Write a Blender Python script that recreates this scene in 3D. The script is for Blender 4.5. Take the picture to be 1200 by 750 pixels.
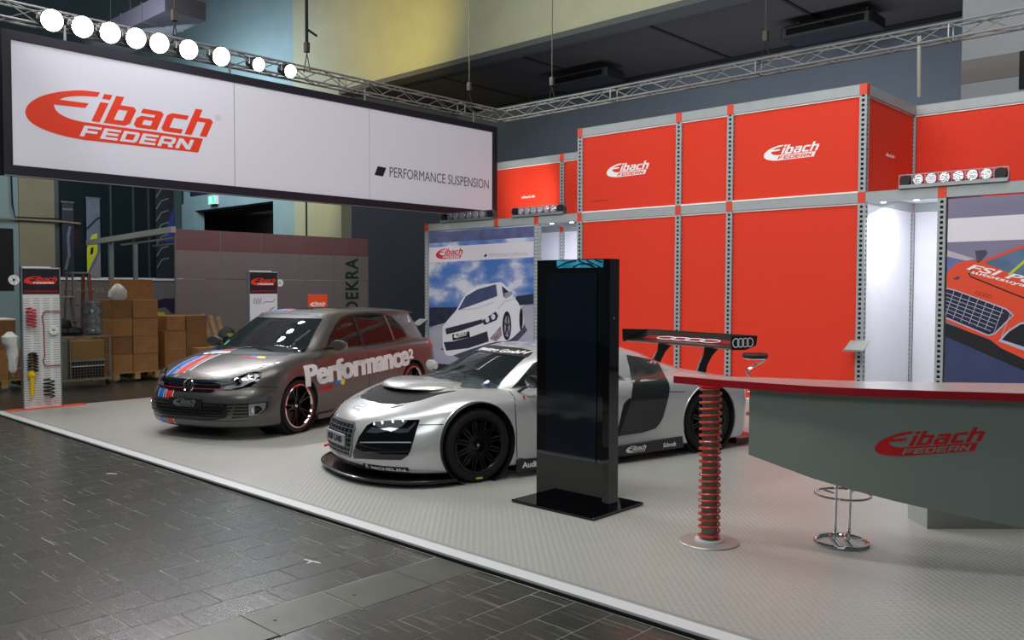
import bpy, bmesh, math, random
import numpy as np
from mathutils import Vector, Matrix, geometry
from mathutils.bvhtree import BVHTree

random.seed(7)
scene = bpy.context.scene
for _o in list(bpy.data.objects):
    bpy.data.objects.remove(_o)
COL = scene.collection
PI = math.pi


def rad(a):
    return a * PI / 180.0


def srgb(r, g, b):
    def f(c):
        c /= 255.0
        return c / 12.92 if c <= 0.04045 else ((c + 0.055) / 1.055) ** 2.4
    return (f(r), f(g), f(b), 1.0)


# ------------------------------------------------------------------ camera
EYE = Vector((0.0, 0.0, 1.70))
cam_data = bpy.data.cameras.new('camera')
cam = bpy.data.objects.new('camera', cam_data)
COL.objects.link(cam)
scene.camera = cam
cam_data.sensor_fit = 'HORIZONTAL'
cam_data.sensor_width = 36.0
cam_data.lens = 36.0 * 1006.0 / 1200.0
cam_data.clip_end = 200
_yaw, _pit, _roll = rad(43.0), rad(2.12), rad(0.16)
_F = Vector((-math.sin(_yaw) * math.cos(_pit), math.cos(_yaw) * math.cos(_pit), -math.sin(_pit)))
_R = Vector((math.cos(_yaw), math.sin(_yaw), 0))
_U = _R.cross(_F)
_R2 = _R * math.cos(_roll) + _U * math.sin(_roll)
_U2 = -_R * math.sin(_roll) + _U * math.cos(_roll)
cam.matrix_world = Matrix(((_R2.x, _U2.x, -_F.x, EYE.x), (_R2.y, _U2.y, -_F.y, EYE.y),
                           (_R2.z, _U2.z, -_F.z, EYE.z), (0, 0, 0, 1)))

# ------------------------------------------------------------------ exposure and light
vs = scene.view_settings
vs.view_transform = 'Standard'
vs.look = 'None'
vs.exposure = -0.08
vs.gamma = 1.0
vs.use_curve_mapping = False
world = bpy.data.worlds.new('hall_air')
scene.world = world
world.use_nodes = True
world.node_tree.nodes['Background'].inputs[0].default_value = (0.50, 0.60, 0.72, 1)
world.node_tree.nodes['Background'].inputs[1].default_value = 0.09


def light(name, kind, loc, target, energy, color=(1, 1, 1), size=1.0, size_y=None, angle=60, blend=0.5):
    d = bpy.data.lights.new(name, kind)
    d.energy = energy
    d.color = color
    if kind == 'AREA':
        d.size = size
        if size_y:
            d.shape = 'RECTANGLE'
            d.size_y = size_y
    else:
        d.shadow_soft_size = size
    if kind == 'SPOT':
        d.spot_size = rad(angle)
        d.spot_blend = blend
    o = bpy.data.objects.new(name, d)
    COL.objects.link(o)
    o.location = loc
    v = Vector(target) - Vector(loc)
    o.rotation_euler = v.to_track_quat('-Z', 'Y').to_euler()
    return o


# unseen area lights added as general hall light and local fill
light('hall_fill', 'AREA', (-6.0, 6.5, 9.5), (-6.5, 8.0, 0), 330, (1.0, 0.98, 0.95), 7, 5)
light('hall_fill', 'AREA', (-5.5, 2.6, 7.4), (-7.0, 11.8, 2.2), 430, (1.0, 0.97, 0.94), 6, 1.2)
light('hall_fill', 'AREA', (1.0, -4.0, 7.5), (-2.0, 5.0, 0.5), 230, (0.92, 1.0, 0.97), 5, 3)  # fill added behind the camera for the counter front
light('hall_fill', 'AREA', (-9.0, -2.0, 9.0), (-7, 1, 0), 120, (0.85, 0.95, 1.0), 6, 4)
light('hall_fill', 'AREA', (-17.5, 4.5, 8.0), (-17, 7, 0), 260, (1.0, 0.93, 0.82), 4, 4)
light('hall_fill', 'AREA', (-27.5, 11.5, 8.5), (-30, 16.5, 6), 650, (0.78, 0.95, 1.0), 4, 3)
light('hall_fill', 'AREA', (-21.0, 8.0, 6.5), (-25.5, 9.5, 3), 110, (0.90, 0.96, 1.0), 3, 3)
light('passage_fill', 'AREA', (-31, 18.2, 4.5), (-31, 20, 2), 22, (0.9, 0.95, 1.0), 2, 1)  # weak fill added to lift the dark opening
light('recess_fill', 'AREA', (-9.0, 18.5, 3.2), (-9, 20.5, 8), 260, (0.85, 0.9, 1.0), 10, 2)  # upward fill added to brighten the soffit and recess wall
light('hall_fill', 'AREA', (-1.0, 9.0, 9.0), (-1.5, 15.5, 6), 260, (0.95, 0.97, 1.0), 3, 2)  # fill added for the light grey wall
light('hall_fill', 'AREA', (-14.8, 10.5, 7.0), (-17.8, 11, 1.5), 120, (1.0, 0.93, 0.92), 2, 2)  # fill added for the partition
light('hall_fill', 'AREA', (-12.0, 11.0, 7.2), (-11, 16.5, 11.5), 360, (0.95, 1.0, 0.90), 6, 2)
light('hall_fill', 'AREA', (-26.0, 10.0, 9.5), (-29, 16.5, 12.5), 330, (0.80, 0.80, 1.0), 4, 2)  # fill added for the upper left wall
light('yellow_flood', 'SPOT', (-17.5, 10.5, 6.4), (-20.3, 16.5, 9.9), 2600, (1.0, 0.78, 0.20), 0.3, angle=58, blend=1.0)
light('yellow_flood', 'SPOT', (-22.5, 13.0, 6.6), (-24.6, 16.5, 4.4), 420, (1.0, 0.84, 0.30), 0.2, angle=50, blend=0.8)

# ------------------------------------------------------------------ materials
MATS = {}


def mat(name, col, rough=0.5, metal=0.0, coat=0.0, spec=0.5, noise=0.0, nscale=20.0, bump=0.0, bscale=None,
        emit=None, estr=0.0, trans=0.0, ior=1.45, sheen=0.0, alpha=1.0, stretch=None):
    if name in MATS:
        return MATS[name]
    m = bpy.data.materials.new(name)
    m.use_nodes = True
    nt = m.node_tree
    b = nt.nodes['Principled BSDF']
    b.inputs['Base Color'].default_value = col
    b.inputs['Roughness'].default_value = rough
    b.inputs['Metallic'].default_value = metal
    b.inputs['Coat Weight'].default_value = coat
    b.inputs['Coat Roughness'].default_value = 0.04
    b.inputs['Specular IOR Level'].default_value = spec
    b.inputs['Transmission Weight'].default_value = trans
    b.inputs['IOR'].default_value = ior
    b.inputs['Sheen Weight'].default_value = sheen
    b.inputs['Alpha'].default_value = alpha
    if emit:
        b.inputs['Emission Color'].default_value = emit
        b.inputs['Emission Strength'].default_value = estr
    if noise > 0 or bump > 0:
        tc = nt.nodes.new('ShaderNodeTexCoord')
        mp = nt.nodes.new('ShaderNodeMapping')
        if stretch:
            mp.inputs['Scale'].default_value = stretch
        nt.links.new(tc.outputs['Object'], mp.inputs['Vector'])
        n = nt.nodes.new('ShaderNodeTexNoise')
        n.inputs['Scale'].default_value = nscale
        n.inputs['Detail'].default_value = 5
        nt.links.new(mp.outputs[0], n.inputs['Vector'])
        if noise > 0:
            mx = nt.nodes.new('ShaderNodeMix')
            mx.data_type = 'RGBA'
            lo = tuple(max(0, c * (1 - noise)) for c in col[:3]) + (1,)
            hi = tuple(min(1, c * (1 + noise)) for c in col[:3]) + (1,)
            mx.inputs[6].default_value = lo
            mx.inputs[7].default_value = hi
            rp = nt.nodes.new('ShaderNodeMapRange')
            rp.inputs[1].default_value = 0.3
            rp.inputs[2].default_value = 0.7
            nt.links.new(n.outputs[0], rp.inputs[0])
            nt.links.new(rp.outputs[0], mx.inputs[0])
            nt.links.new(mx.outputs[2], b.inputs['Base Color'])
        if bump > 0:
            n2 = n
            if bscale:
                n2 = nt.nodes.new('ShaderNodeTexNoise')
                n2.inputs['Scale'].default_value = bscale
                nt.links.new(mp.outputs[0], n2.inputs['Vector'])
            bp = nt.nodes.new('ShaderNodeBump')
            bp.inputs['Strength'].default_value = bump
            bp.inputs['Distance'].default_value = 0.01
            nt.links.new(n2.outputs[0], bp.inputs['Height'])
            nt.links.new(bp.outputs[0], b.inputs['Normal'])
    MATS[name] = m
    return m


M_ALU = mat('anodised_aluminium', srgb(150, 156, 158), 0.42, 0.75, noise=0.06, nscale=6)
M_GREY_STEEL = mat('grey_coated_steel', srgb(158, 165, 167), 0.5, 0.1, noise=0.05, nscale=8)
M_CHROME = mat('chrome', srgb(225, 225, 228), 0.06, 1.0)
M_RED_CUBE = mat('orange_red_plastic', srgb(214, 66, 40), 0.45)
M_RED_PANEL = mat('red_textile', srgb(219, 52, 24), 0.75, noise=0.04, nscale=30, bump=0.05, bscale=300)
M_WHITE = mat('white_print', srgb(238, 238, 240), 0.5)
M_WHITE_PANEL = mat('white_textile', srgb(226, 226, 232), 0.8, noise=0.02, nscale=4)
M_SIGN = mat('sign_textile', srgb(197, 197, 207), 0.75, emit=(0.86, 0.86, 1.0, 1), estr=0.13)
M_BLACK = mat('black_plastic', srgb(18, 18, 20), 0.45, noise=0.1)
M_FRAME = mat('sign_frame_paint', srgb(38, 38, 48), 0.45, 0.3)
M_LOGO_RED = mat('logo_red', srgb(226, 62, 34), 0.45)
M_DARK_RED = mat('logo_dark_red', srgb(190, 26, 30), 0.45)
M_DARK = mat('dark_void', srgb(14, 15, 17), 0.8)
M_RUBBER = mat('black_rubber', srgb(20, 20, 22), 0.72, noise=0.15, nscale=60, bump=0.05)
M_GLOSS = mat('gloss_black', srgb(6, 6, 8), 0.04, coat=0.6)
M_CARTON = mat('cardboard', srgb(166, 120, 74), 0.85, noise=0.10, nscale=7, bump=0.05, bscale=90)
M_CARTON2 = mat('cardboard_dark', srgb(140, 100, 60), 0.85, noise=0.10, nscale=7, bump=0.05, bscale=90)
M_WOOD = mat('pallet_wood', srgb(172, 142, 92), 0.8, noise=0.18, nscale=14, bump=0.1, stretch=(1, 0.15, 1))
M_PLASTIC = mat('clear_film', srgb(205, 212, 212), 0.18, trans=0.45, noise=0.1, nscale=12, bump=0.7, bscale=26)
M_LAMP = mat('lamp_glow', (1, 1, 1, 1), emit=(1, 0.97, 1.0, 1), estr=60)
M_SMALL_LAMP = mat('small_lamp_glow', (1, 1, 1, 1), emit=(1, 1, 1.0, 1), estr=14)

M_SILVER = mat('silver_paint', srgb(206, 207, 208), 0.27, 0.42, coat=0.8, noise=0.015, nscale=200)
M_CARBON = mat('carbon_fibre', srgb(24, 25, 27), 0.3, 0.1, coat=0.5, noise=0.3, nscale=160)
M_GLASS = mat('tinted_glass', srgb(120, 135, 138), 0.02, trans=0.93, ior=1.12, spec=0.9)
M_DGLASS = mat('dark_glass', srgb(10, 11, 13), 0.03, coat=0.3)
M_SEAM = mat('panel_gap', srgb(22, 22, 24), 0.6)
M_BLADE = mat('side_blade_carbon', srgb(40, 42, 43), 0.28, 0.2, coat=0.6, noise=0.2, nscale=120)
M_GLOSS_METAL = mat('black_wheel_paint', srgb(16, 16, 18), 0.25, 0.4, coat=0.3)
M_GREY = mat('graphite_paint', srgb(100, 98, 95), 0.32, 0.7, coat=0.45, noise=0.02, nscale=200)
M_BLUE = mat('stripe_blue', srgb(30, 110, 215), 0.4, coat=.3)
M_STRED = mat('stripe_red', srgb(222, 50, 52), 0.4, coat=.3)
M_YEL = mat('print_yellow', srgb(236, 214, 40), .5)
M_LENS = mat('clear_lens', srgb(150, 155, 160), 0.25, 0.7)
M_FIN = mat('inside_grey', srgb(70, 70, 72), .7)


# ------------------------------------------------------------------ mesh builder
class MB:
    def __init__(self):
        self.v = []
        self.f = []
        self.smooth = []

    def add(self, vs_, fs_, smooth=False):
        o = len(self.v)
        self.v.extend([tuple(p) for p in vs_])
        for f in fs_:
            self.f.append([i + o for i in f])
            self.smooth.append(smooth)

    def box(self, x0, y0, z0, x1, y1, z1, mtx=None):
        p = [(x0, y0, z0), (x1, y0, z0), (x1, y1, z0), (x0, y1, z0), (x0, y0, z1), (x1, y0, z1), (x1, y1, z1), (x0, y1, z1)]
        if mtx:
            p = [mtx @ Vector(q) for q in p]
        self.add(p, [(0, 3, 2, 1), (4, 5, 6, 7), (0, 1, 5, 4), (1, 2, 6, 5), (2, 3, 7, 6), (3, 0, 4, 7)])
        return self

    def cbox(self, x0, y0, z0, x1, y1, z1, c=0.01, mtx=None):
        """box with chamfered upright and top edges"""
        def ring(z, i):
            return [(x0 + i + c, y0 + i, z), (x1 - i - c, y0 + i, z), (x1 - i, y0 + i + c, z), (x1 - i, y1 - i - c, z),
                    (x1 - i - c, y1 - i, z), (x0 + i + c, y1 - i, z), (x0 + i, y1 - i - c, z), (x0 + i, y0 + i + c, z)]
        p = ring(z0, 0) + ring(z1 - c, 0) + ring(z1, c)
        if mtx:
            p = [mtx @ Vector(q) for q in p]
        fs = [tuple(range(7, -1, -1)), tuple(range(16, 24))]
        for k in (0, 8):
            for i in range(8):
                j = (i + 1) % 8
                fs.append((k + i, k + j, k + 8 + j, k + 8 + i))
        self.add(p, fs)
        return self

    def bar(self, a, b, w, h=None, up=(0, 0, 1)):
        a, b = Vector(a), Vector(b)
        h = h or w
        d = (b - a)
        L = d.length
        d.normalize()
        u = Vector(up)
        if abs(d.dot(u)) > 0.98:
            u = Vector((1, 0, 0))
        s = d.cross(u).normalized()
        u = s.cross(d).normalized()
        m = Matrix(((d.x, s.x, u.x, a.x), (d.y, s.y, u.y, a.y), (d.z, s.z, u.z, a.z), (0, 0, 0, 1)))
        return self.box(0, -w / 2, -h / 2, L, w / 2, h / 2, m)

    def tube(self, pts, r, n=8, closed=False, caps=True):
        pts = [Vector(p) for p in pts]
        m = len(pts)
        rr = r if isinstance(r, (list, tuple)) else [r] * m
        rings = []
        prev = None
        for i, p in enumerate(pts):
            if closed:
                t = pts[(i + 1) % m] - pts[(i - 1) % m]
            else:
                t = pts[min(i + 1, m - 1)] - pts[max(i - 1, 0)]
            t.normalize()
            if prev is None:
                a = Vector((0, 0, 1)) if abs(t.z) < 0.9 else Vector((1, 0, 0))
                prev = (a - t * a.dot(t)).normalized()
            else:
                prev = (prev - t * prev.dot(t)).normalized()
            b = t.cross(prev)
            rings.append([p + (prev * math.cos(k * 2 * PI / n) + b * math.sin(k * 2 * PI / n)) * rr[i] for k in range(n)])
        vs_ = [q for g in rings for q in g]
        fs = []
        for i in range(m if closed else m - 1):
            for k in range(n):
                a, b = i * n + k, i * n + (k + 1) % n
                c, d = ((i + 1) % m) * n + (k + 1) % n, ((i + 1) % m) * n + k
                fs.append((a, b, c, d))
        if caps and not closed:
            fs.append(tuple(range(n - 1, -1, -1)))
            fs.append(tuple((m - 1) * n + k for k in range(n)))
        self.add(vs_, fs, True)
        return self

    def lathe(self, prof, n=24, mtx=None, closed=False):
        """profile [(r, z)] about z"""
        vs_ = []
        for r, z in prof:
            for k in range(n):
                a = 2 * PI * k / n
                q = Vector((r * math.cos(a), r * math.sin(a), z))
                vs_.append(mtx @ q if mtx else q)
        fs = []
        m = len(prof)
        for i in range(m if closed else m - 1):
            for k in range(n):
                j = (i + 1) % m
                fs.append((i * n + k, i * n + (k + 1) % n, j * n + (k + 1) % n, j * n + k))
        if not closed:
            if prof[0][0] > 1e-6:
                fs.append(tuple(range(n - 1, -1, -1)))
            if prof[-1][0] > 1e-6:
                fs.append(tuple((m - 1) * n + k for k in range(n)))
        self.add(vs_, fs, True)
        return self

    def prism(self, poly, axis, a, b):
        """polygon in the plane across axis, extruded from a to b"""
        def P(q, t):
            if axis == 'x':
                return (t, q[0], q[1])
            if axis == 'y':
                return (q[0], t, q[1])
            return (q[0], q[1], t)
        n = len(poly)
        vs_ = [P(q, a) for q in poly] + [P(q, b) for q in poly]
        fs = [tuple(range(n)), tuple(range(2 * n - 1, n - 1, -1))]
        for i in range(n):
            j = (i + 1) % n
            fs.append((i, i + n, j + n, j))
        self.add(vs_, fs)
        return self

    def mesh(self, name, m, angle=35, fixn=True):
        me = bpy.data.meshes.new(name)
        me.from_pydata(self.v, [], self.f)
        if fixn:
            bm = bmesh.new()
            bm.from_mesh(me)
            bmesh.ops.remove_doubles(bm, verts=bm.verts, dist=1e-6)
            bmesh.ops.recalc_face_normals(bm, faces=bm.faces)
            bm.to_mesh(me)
            bm.free()
        if any(self.smooth):
            me.shade_smooth()
            me.set_sharp_from_angle(angle=rad(angle))
        if m:
            me.materials.append(m)
        return me

    def obj(self, name, m, parent=None, **kw):
        me = self.mesh(name, m, **kw)
        o = bpy.data.objects.new(name, me)
        COL.objects.link(o)
        if parent:
            o.parent = parent
        return o


def tag(o, label=None, cat=None, group=None, kind=None):
    if label:
        o['label'] = label
    if cat:
        o['category'] = cat
    if group:
        o['group'] = group
    if kind:
        o['kind'] = kind
    return o


def thing(name, label, cat, loc=(0, 0, 0), rz=0.0, group=None):
    o = bpy.data.objects.new(name, None)
    o.empty_display_size = 0.1
    COL.objects.link(o)
    o.location = loc
    o.rotation_euler = (0, 0, rz)
    return tag(o, label, cat, group)


def inst(name, me, parent=None, loc=(0, 0, 0), rot=(0, 0, 0)):
    o = bpy.data.objects.new(name, me)
    COL.objects.link(o)
    o.location = loc
    o.rotation_euler = rot
    if parent:
        o.parent = parent
    return o


def struct(o):
    o['kind'] = 'structure'
    return o


# ------------------------------------------------------------------ flat shapes: (verts2d, faces)
_TXT = {}


def text2d(body, shear=0.0, offset=0.0, spacing=1.0):
    k = (body, shear, offset, spacing)
    if k not in _TXT:
        c = bpy.data.curves.new('lettering', 'FONT')
        c.body = body
        c.size = 1
        c.shear = shear
        c.offset = offset
        c.space_character = spacing
        c.resolution_u = 4
        o = bpy.data.objects.new('lettering', c)
        COL.objects.link(o)
        bpy.context.view_layer.update()
        me = bpy.data.meshes.new_from_object(o.evaluated_get(bpy.context.evaluated_depsgraph_get()))
        _TXT[k] = ([(v.co.x, v.co.y) for v in me.vertices], [tuple(p.vertices) for p in me.polygons])
        bpy.data.objects.remove(o)
        bpy.data.meshes.remove(me)
    return _TXT[k]


def poly2d(pts, holes=()):
    loops = [[Vector((p[0], p[1], 0)) for p in pts]] + [[Vector((p[0], p[1], 0)) for p in h] for h in holes]
    tri = geometry.tessellate_polygon(loops)
    vs_ = [(p.x, p.y) for l in loops for p in l]
    return (vs_, [tuple(t) for t in tri])


def fit2d(fl, x0, y0, x1, y1):
    xs = [p[0] for p in fl[0]]
    ys = [p[1] for p in fl[0]]
    ax, bx, ay, by = min(xs), max(xs), min(ys), max(ys)
    return ([(x0 + (p[0] - ax) / (bx - ax) * (x1 - x0), y0 + (p[1] - ay) / (by - ay) * (y1 - y0)) for p in fl[0]], fl[1])


def join2d(*fl):
    v, f = [], []
    for a in fl:
        o = len(v)
        v += list(a[0])
        f += [tuple(i + o for i in q) for q in a[1]]
    return (v, f)


def ring2d(cx, cy, rx, ry, t, n=28):
    out = [(cx + rx * math.cos(2 * PI * k / n), cy + ry * math.sin(2 * PI * k / n)) for k in range(n)]
    inn = [(cx + (rx - t) * math.cos(2 * PI * k / n), cy + (ry - t) * math.sin(2 * PI * k / n)) for k in range(n)]
    return (out + inn, [(k, (k + 1) % n, n + (k + 1) % n, n + k) for k in range(n)])


def disc2d(cx, cy, rx, ry, n=24):
    return ([(cx + rx * math.cos(2 * PI * k / n), cy + ry * math.sin(2 * PI * k / n)) for k in range(n)], [tuple(range(n))])


def rect2d(x0, y0, x1, y1, sk=0.0):
    return ([(x0, y0), (x1, y0), (x1 + sk, y1), (x0 + sk, y1)], [(0, 1, 2, 3)])


def line2d(pts, w):
    v, f = [], []
    n = len(pts)
    for i, p in enumerate(pts):
        a, b = pts[max(0, i - 1)], pts[min(n - 1, i + 1)]
        dx, dy = b[0] - a[0], b[1] - a[1]
        L = math.hypot(dx, dy) or 1
        v += [(p[0] - dy / L * w / 2, p[1] + dx / L * w / 2), (p[0] + dy / L * w / 2, p[1] - dx / L * w / 2)]
        if i:
            f.append((2 * i - 2, 2 * i - 1, 2 * i + 1, 2 * i))
    return (v, f)


def plate(name, fl, org, U, V, m, parent=None, th=0.002):
    """thin solid of a flat shape lying on the plane org + U*x + V*y; front towards U x V"""
    org, U, V = Vector(org), Vector(U), Vector(V)
    N = U.cross(V).normalized()
    bm = bmesh.new()
    top = [bm.verts.new(org + U * p[0] + V * p[1] + N * th) for p in fl[0]]
    for q in fl[1]:
        try:
            bm.faces.new([top[i] for i in q])
        except ValueError:
            pass
    bmesh.ops.remove_doubles(bm, verts=bm.verts, dist=1e-6)
    bnd = [e for e in bm.edges if len(e.link_faces) == 1]
    r = bmesh.ops.extrude_edge_only(bm, edges=bnd)
    for v in [g for g in r['geom'] if isinstance(g, bmesh.types.BMVert)]:
        v.co -= N * th
    bmesh.ops.recalc_face_normals(bm, faces=bm.faces)
    # front faces must look along N
    s = sum(f.normal.dot(N) * f.calc_area() for f in bm.faces)
    if s < 0:
        bmesh.ops.reverse_faces(bm, faces=bm.faces)
    me = bpy.data.meshes.new(name)
    bm.to_mesh(me)
    bm.free()
    me.materials.append(m)
    o = bpy.data.objects.new(name, me)
    COL.objects.link(o)
    if parent:
        o.parent = parent
    return o


def L_(x, y):
    return ((x - 500) / 515.0, (690 - y) / 515.0)


def catmull(p, n=5):
    out = []
    for i in range(len(p) - 1):
        a, b, c, d = p[max(0, i - 1)], p[i], p[i + 1], p[min(len(p) - 1, i + 2)]
        for k in range(n):
            t = k / n
            out.append(tuple(.5 * (2 * b[q] + (c[q] - a[q]) * t + (2 * a[q] - 5 * b[q] + 4 * c[q] - d[q]) * t * t
                                   + (3 * b[q] - a[q] - 3 * c[q] + d[q]) * t ** 3) for q in (0, 1)))
    out.append(tuple(p[-1]))
    return out


_e = catmull([(685, 554), (640, 556), (590, 567), (545, 584), (515, 604), (500, 625), (500, 645), (515, 662), (545, 675), (590, 684), (640, 688)])
_e += [(965, 684), (981, 641)]
_e += catmull([(640, 640), (610, 637), (585, 629), (571, 618), (567, 605)])
_e += [(646, 602), (655, 588)]
_e += catmull([(581, 590), (600, 580), (640, 571), (678, 567)])
LOGO_E = poly2d([L_(*p) for p in _e])


def glyph(ch):
    """square bold letters of the word mark: (flat, advance)"""
    s, g, c = .21, .165, .10
    if ch == 'i':
        return join2d(rect2d(0, 0, s, .70), rect2d(0, .82, s, 1.0)), s
    if ch == 'b':
        w = .66
        return poly2d([(0, 0), (w - c, 0), (w, c), (w, .7 - c), (w - c, .7), (s, .7), (s, 1), (0, 1)], [[(s, g), (s, .7 - g), (w - s, .7 - g), (w - s, g)]]), w
    if ch == 'a':
        w = .66
        return poly2d([(c, 0), (w, 0), (w, .7 - c), (w - c, .7), (.05, .7), (.05, .7 - g), (w - s, .7 - g), (w - s, .44), (c, .44), (0, .44 - c), (0, c)],
                      [[(s, .13), (s, .31), (w - s, .31), (w - s, .13)]]), w
    if ch == 'c':
        w = .60
        return poly2d([(c, 0), (w, 0), (w, g), (s, g), (s, .7 - g), (w, .7 - g), (w, .7), (c, .7), (0, .7 - c), (0, c)]), w
    if ch == 'h':
        w = .66
        return poly2d([(0, 0), (s, 0), (s, .7 - g), (w - s, .7 - g), (w - s, 0), (w, 0), (w, .7 - c), (w - c, .7), (s, .7), (s, 1), (0, 1)]), w
    s, g, w, c = .26, .22, 1.05, .14
    if ch == 'F':
        return poly2d([(0, 0), (s, 0), (s, .36), (w * .88, .36), (w * .88, .58), (s, .58), (s, .78), (w, .78), (w, 1), (0, 1)]), w
    if ch == 'E':
        return poly2d([(0, 0), (w, 0), (w, g), (s, g), (s, .39), (w * .94, .39), (w * .94, .61), (s, .61), (s, .78), (w, .78), (w, 1), (0, 1)]), w
    if ch == 'D':
        return poly2d([(0, 0), (w - c, 0), (w, c), (w, 1 - c), (w - c, 1), (0, 1)], [[(s, g), (s, 1 - g), (w - s, 1 - g), (w - s, g)]]), w
    if ch == 'R':
        return poly2d([(0, 0), (s, 0), (s, .28), (w - .40, .28), (w - s - .06, 0), (w + .02, 0), (w - .14, .32), (w, .42), (w, 1 - c), (w - c, 1), (0, 1)],
                      [[(s, .50), (s, .78), (w - s, .78), (w - s, .50)]]), w
    return poly2d([(0, 0), (s, 0), (s, .60), (w - s - .02, 0), (w, 0), (w, 1), (w - s, 1), (w - s, .40), (s + .02, 1), (0, 1)]), w


def word2d(body, gap, shear):
    x, parts = 0.0, []
    for ch in body:
        fl, w = glyph(ch)
        parts.append(([(p[0] + x + p[1] * shear, p[1]) for p in fl[0]], fl[1]))
        x += w + gap
    return join2d(*parts)


_LG = (join2d(LOGO_E, fit2d(word2d('ibach', .10, .34), *L_(661, 635), *L_(1013, 556))),
       fit2d(word2d('FEDERN', .16, .30), *L_(630, 679), *L_(953, 649)))


def logo2d():
    """word mark 1 unit wide: the red shape and the word cut out of its foot"""
    return _LG


def put_logo(org, U, V, w, m_main, m_cut, parent, th=0.003, name='word_mark'):
    a, b = logo2d()
    U, V = Vector(U) * w, Vector(V) * w
    N = U.cross(V).normalized()
    o = plate(name, a, org, U, V, m_main, parent, th)
    o2 = plate('lettering', b, Vector(org) + N * th, U, V, m_cut, parent, th * 0.6)
    return o, o2
# ------------------------------------------------------------------ hall floor
M_TILE = mat('hall_floor_tile', srgb(68, 68, 63), 0.27, noise=0.22, nscale=3.0, bump=0.10, bscale=9)
_nt = M_TILE.node_tree
_oi = _nt.nodes.new('ShaderNodeObjectInfo')
_hs = _nt.nodes.new('ShaderNodeHueSaturation')
_mr = _nt.nodes.new('ShaderNodeMapRange')
_mr.inputs[3].default_value = 0.90
_mr.inputs[4].default_value = 1.08
_bs = _nt.nodes['Principled BSDF']
_src = _bs.inputs['Base Color'].links[0].from_socket
_nt.links.new(_oi.outputs['Random'], _mr.inputs[0])
_nt.links.new(_mr.outputs[0], _hs.inputs['Value'])
_nt.links.new(_src, _hs.inputs['Color'])
# scratches: pale fine streaks
_tc = _nt.nodes.new('ShaderNodeTexCoord')
_mp = _nt.nodes.new('ShaderNodeMapping')
_mp.inputs['Rotation'].default_value = (0, 0, 0.5)
_mp.inputs['Scale'].default_value = (1.0, 14.0, 1.0)
_ge = _nt.nodes.new('ShaderNodeNewGeometry')
_nt.links.new(_ge.outputs['Position'], _mp.inputs['Vector'])
_n3 = _nt.nodes.new('ShaderNodeTexNoise')
_n3.inputs['Scale'].default_value = 3.0
_n3.inputs['Detail'].default_value = 6
_nt.links.new(_mp.outputs[0], _n3.inputs['Vector'])
_m3 = _nt.nodes.new('ShaderNodeMapRange')
_m3.inputs[1].default_value = 0.58
_m3.inputs[2].default_value = 0.70
_m3.inputs[4].default_value = 0.55
_nt.links.new(_n3.outputs[0], _m3.inputs[0])
_mx = _nt.nodes.new('ShaderNodeMix')
_mx.data_type = 'RGBA'
_mx.inputs[7].default_value = srgb(128, 126, 116)
_nt.links.new(_m3.outputs[0], _mx.inputs[0])
_nt.links.new(_hs.outputs[0], _mx.inputs[6])
_nt.links.new(_mx.outputs[2], _bs.inputs['Base Color'])
M_JOINT = mat('floor_joint', srgb(150, 150, 142), 0.7, noise=0.75, nscale=1.7)
M_HALLFLOOR = mat('hall_floor_asphalt', srgb(62, 60, 55), 0.28, noise=0.2, nscale=2.0, bump=0.05, bscale=6)

hall_floor = struct(MB().box(-45, -12, -.14, 8, 30, -.045).obj('floor', M_HALLFLOOR))
MB().box(-13.6, -.5, -.045, 0, 3.675, -.0318).obj('joint_bed', M_JOINT, hall_floor)


def in_view(x, y, m=0.35):
    ymin = 1.32 + (-4.66 - x) * .29 if x < -4.66 else 1.32 + (x + 4.66) * .95
    return y > ymin - m


def tile_mesh(w, l, rng):
    b = MB()
    g = .0028
    b.cbox(g, g, -.045, w - g, l - g, -.030 + rng.uniform(-.0005, .0005), .0015)
    return b.mesh('tile', M_TILE)


_rng = random.Random(3)
_tm = [tile_mesh(.255, .5, _rng) for _ in range(5)]
_cnt = 0
_rest = MB()
for k in range(0, 37):
    x0 = -4.345 - k * .255
    off = 0.0 if k % 2 == 0 else .25
    for j in range(-2, 9):
        y0 = -.42 + off + j * .5
        y1 = y0 + .5
        if y0 > 3.665 or not in_view(x0 + .12, y1):
            continue
        if y1 > 3.665:
            b = MB()
            b.cbox(.0028, .0028, -.045, .2522, 3.665 - y0, -.030, .0015)
            inst('tile', b.mesh('tile', M_TILE), hall_floor, (x0, y0, 0))
        else:
            inst('tile', _tm[_rng.randrange(5)], hall_floor, (x0, y0, 0))
        _cnt += 1
for k in range(0, 9):
    x0 = -3.70 + k * .255
    off = 0.0 if k % 2 == 0 else .25
    for j in range(0, 9):
        y0 = -.42 + off + j * .5
        if y0 > 3.665 or not in_view(x0 + .12, y0 + .5):
            continue
        if y0 + .5 > 3.665:
            b = MB()
            b.cbox(.0028, .0028, -.045, .2522, 3.665 - y0, -.030, .0015)
            inst('tile', b.mesh('tile', M_TILE), hall_floor, (x0, y0, 0))
        else:
            inst('tile', _tm[_rng.randrange(5)], hall_floor, (x0, y0, 0))
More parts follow.
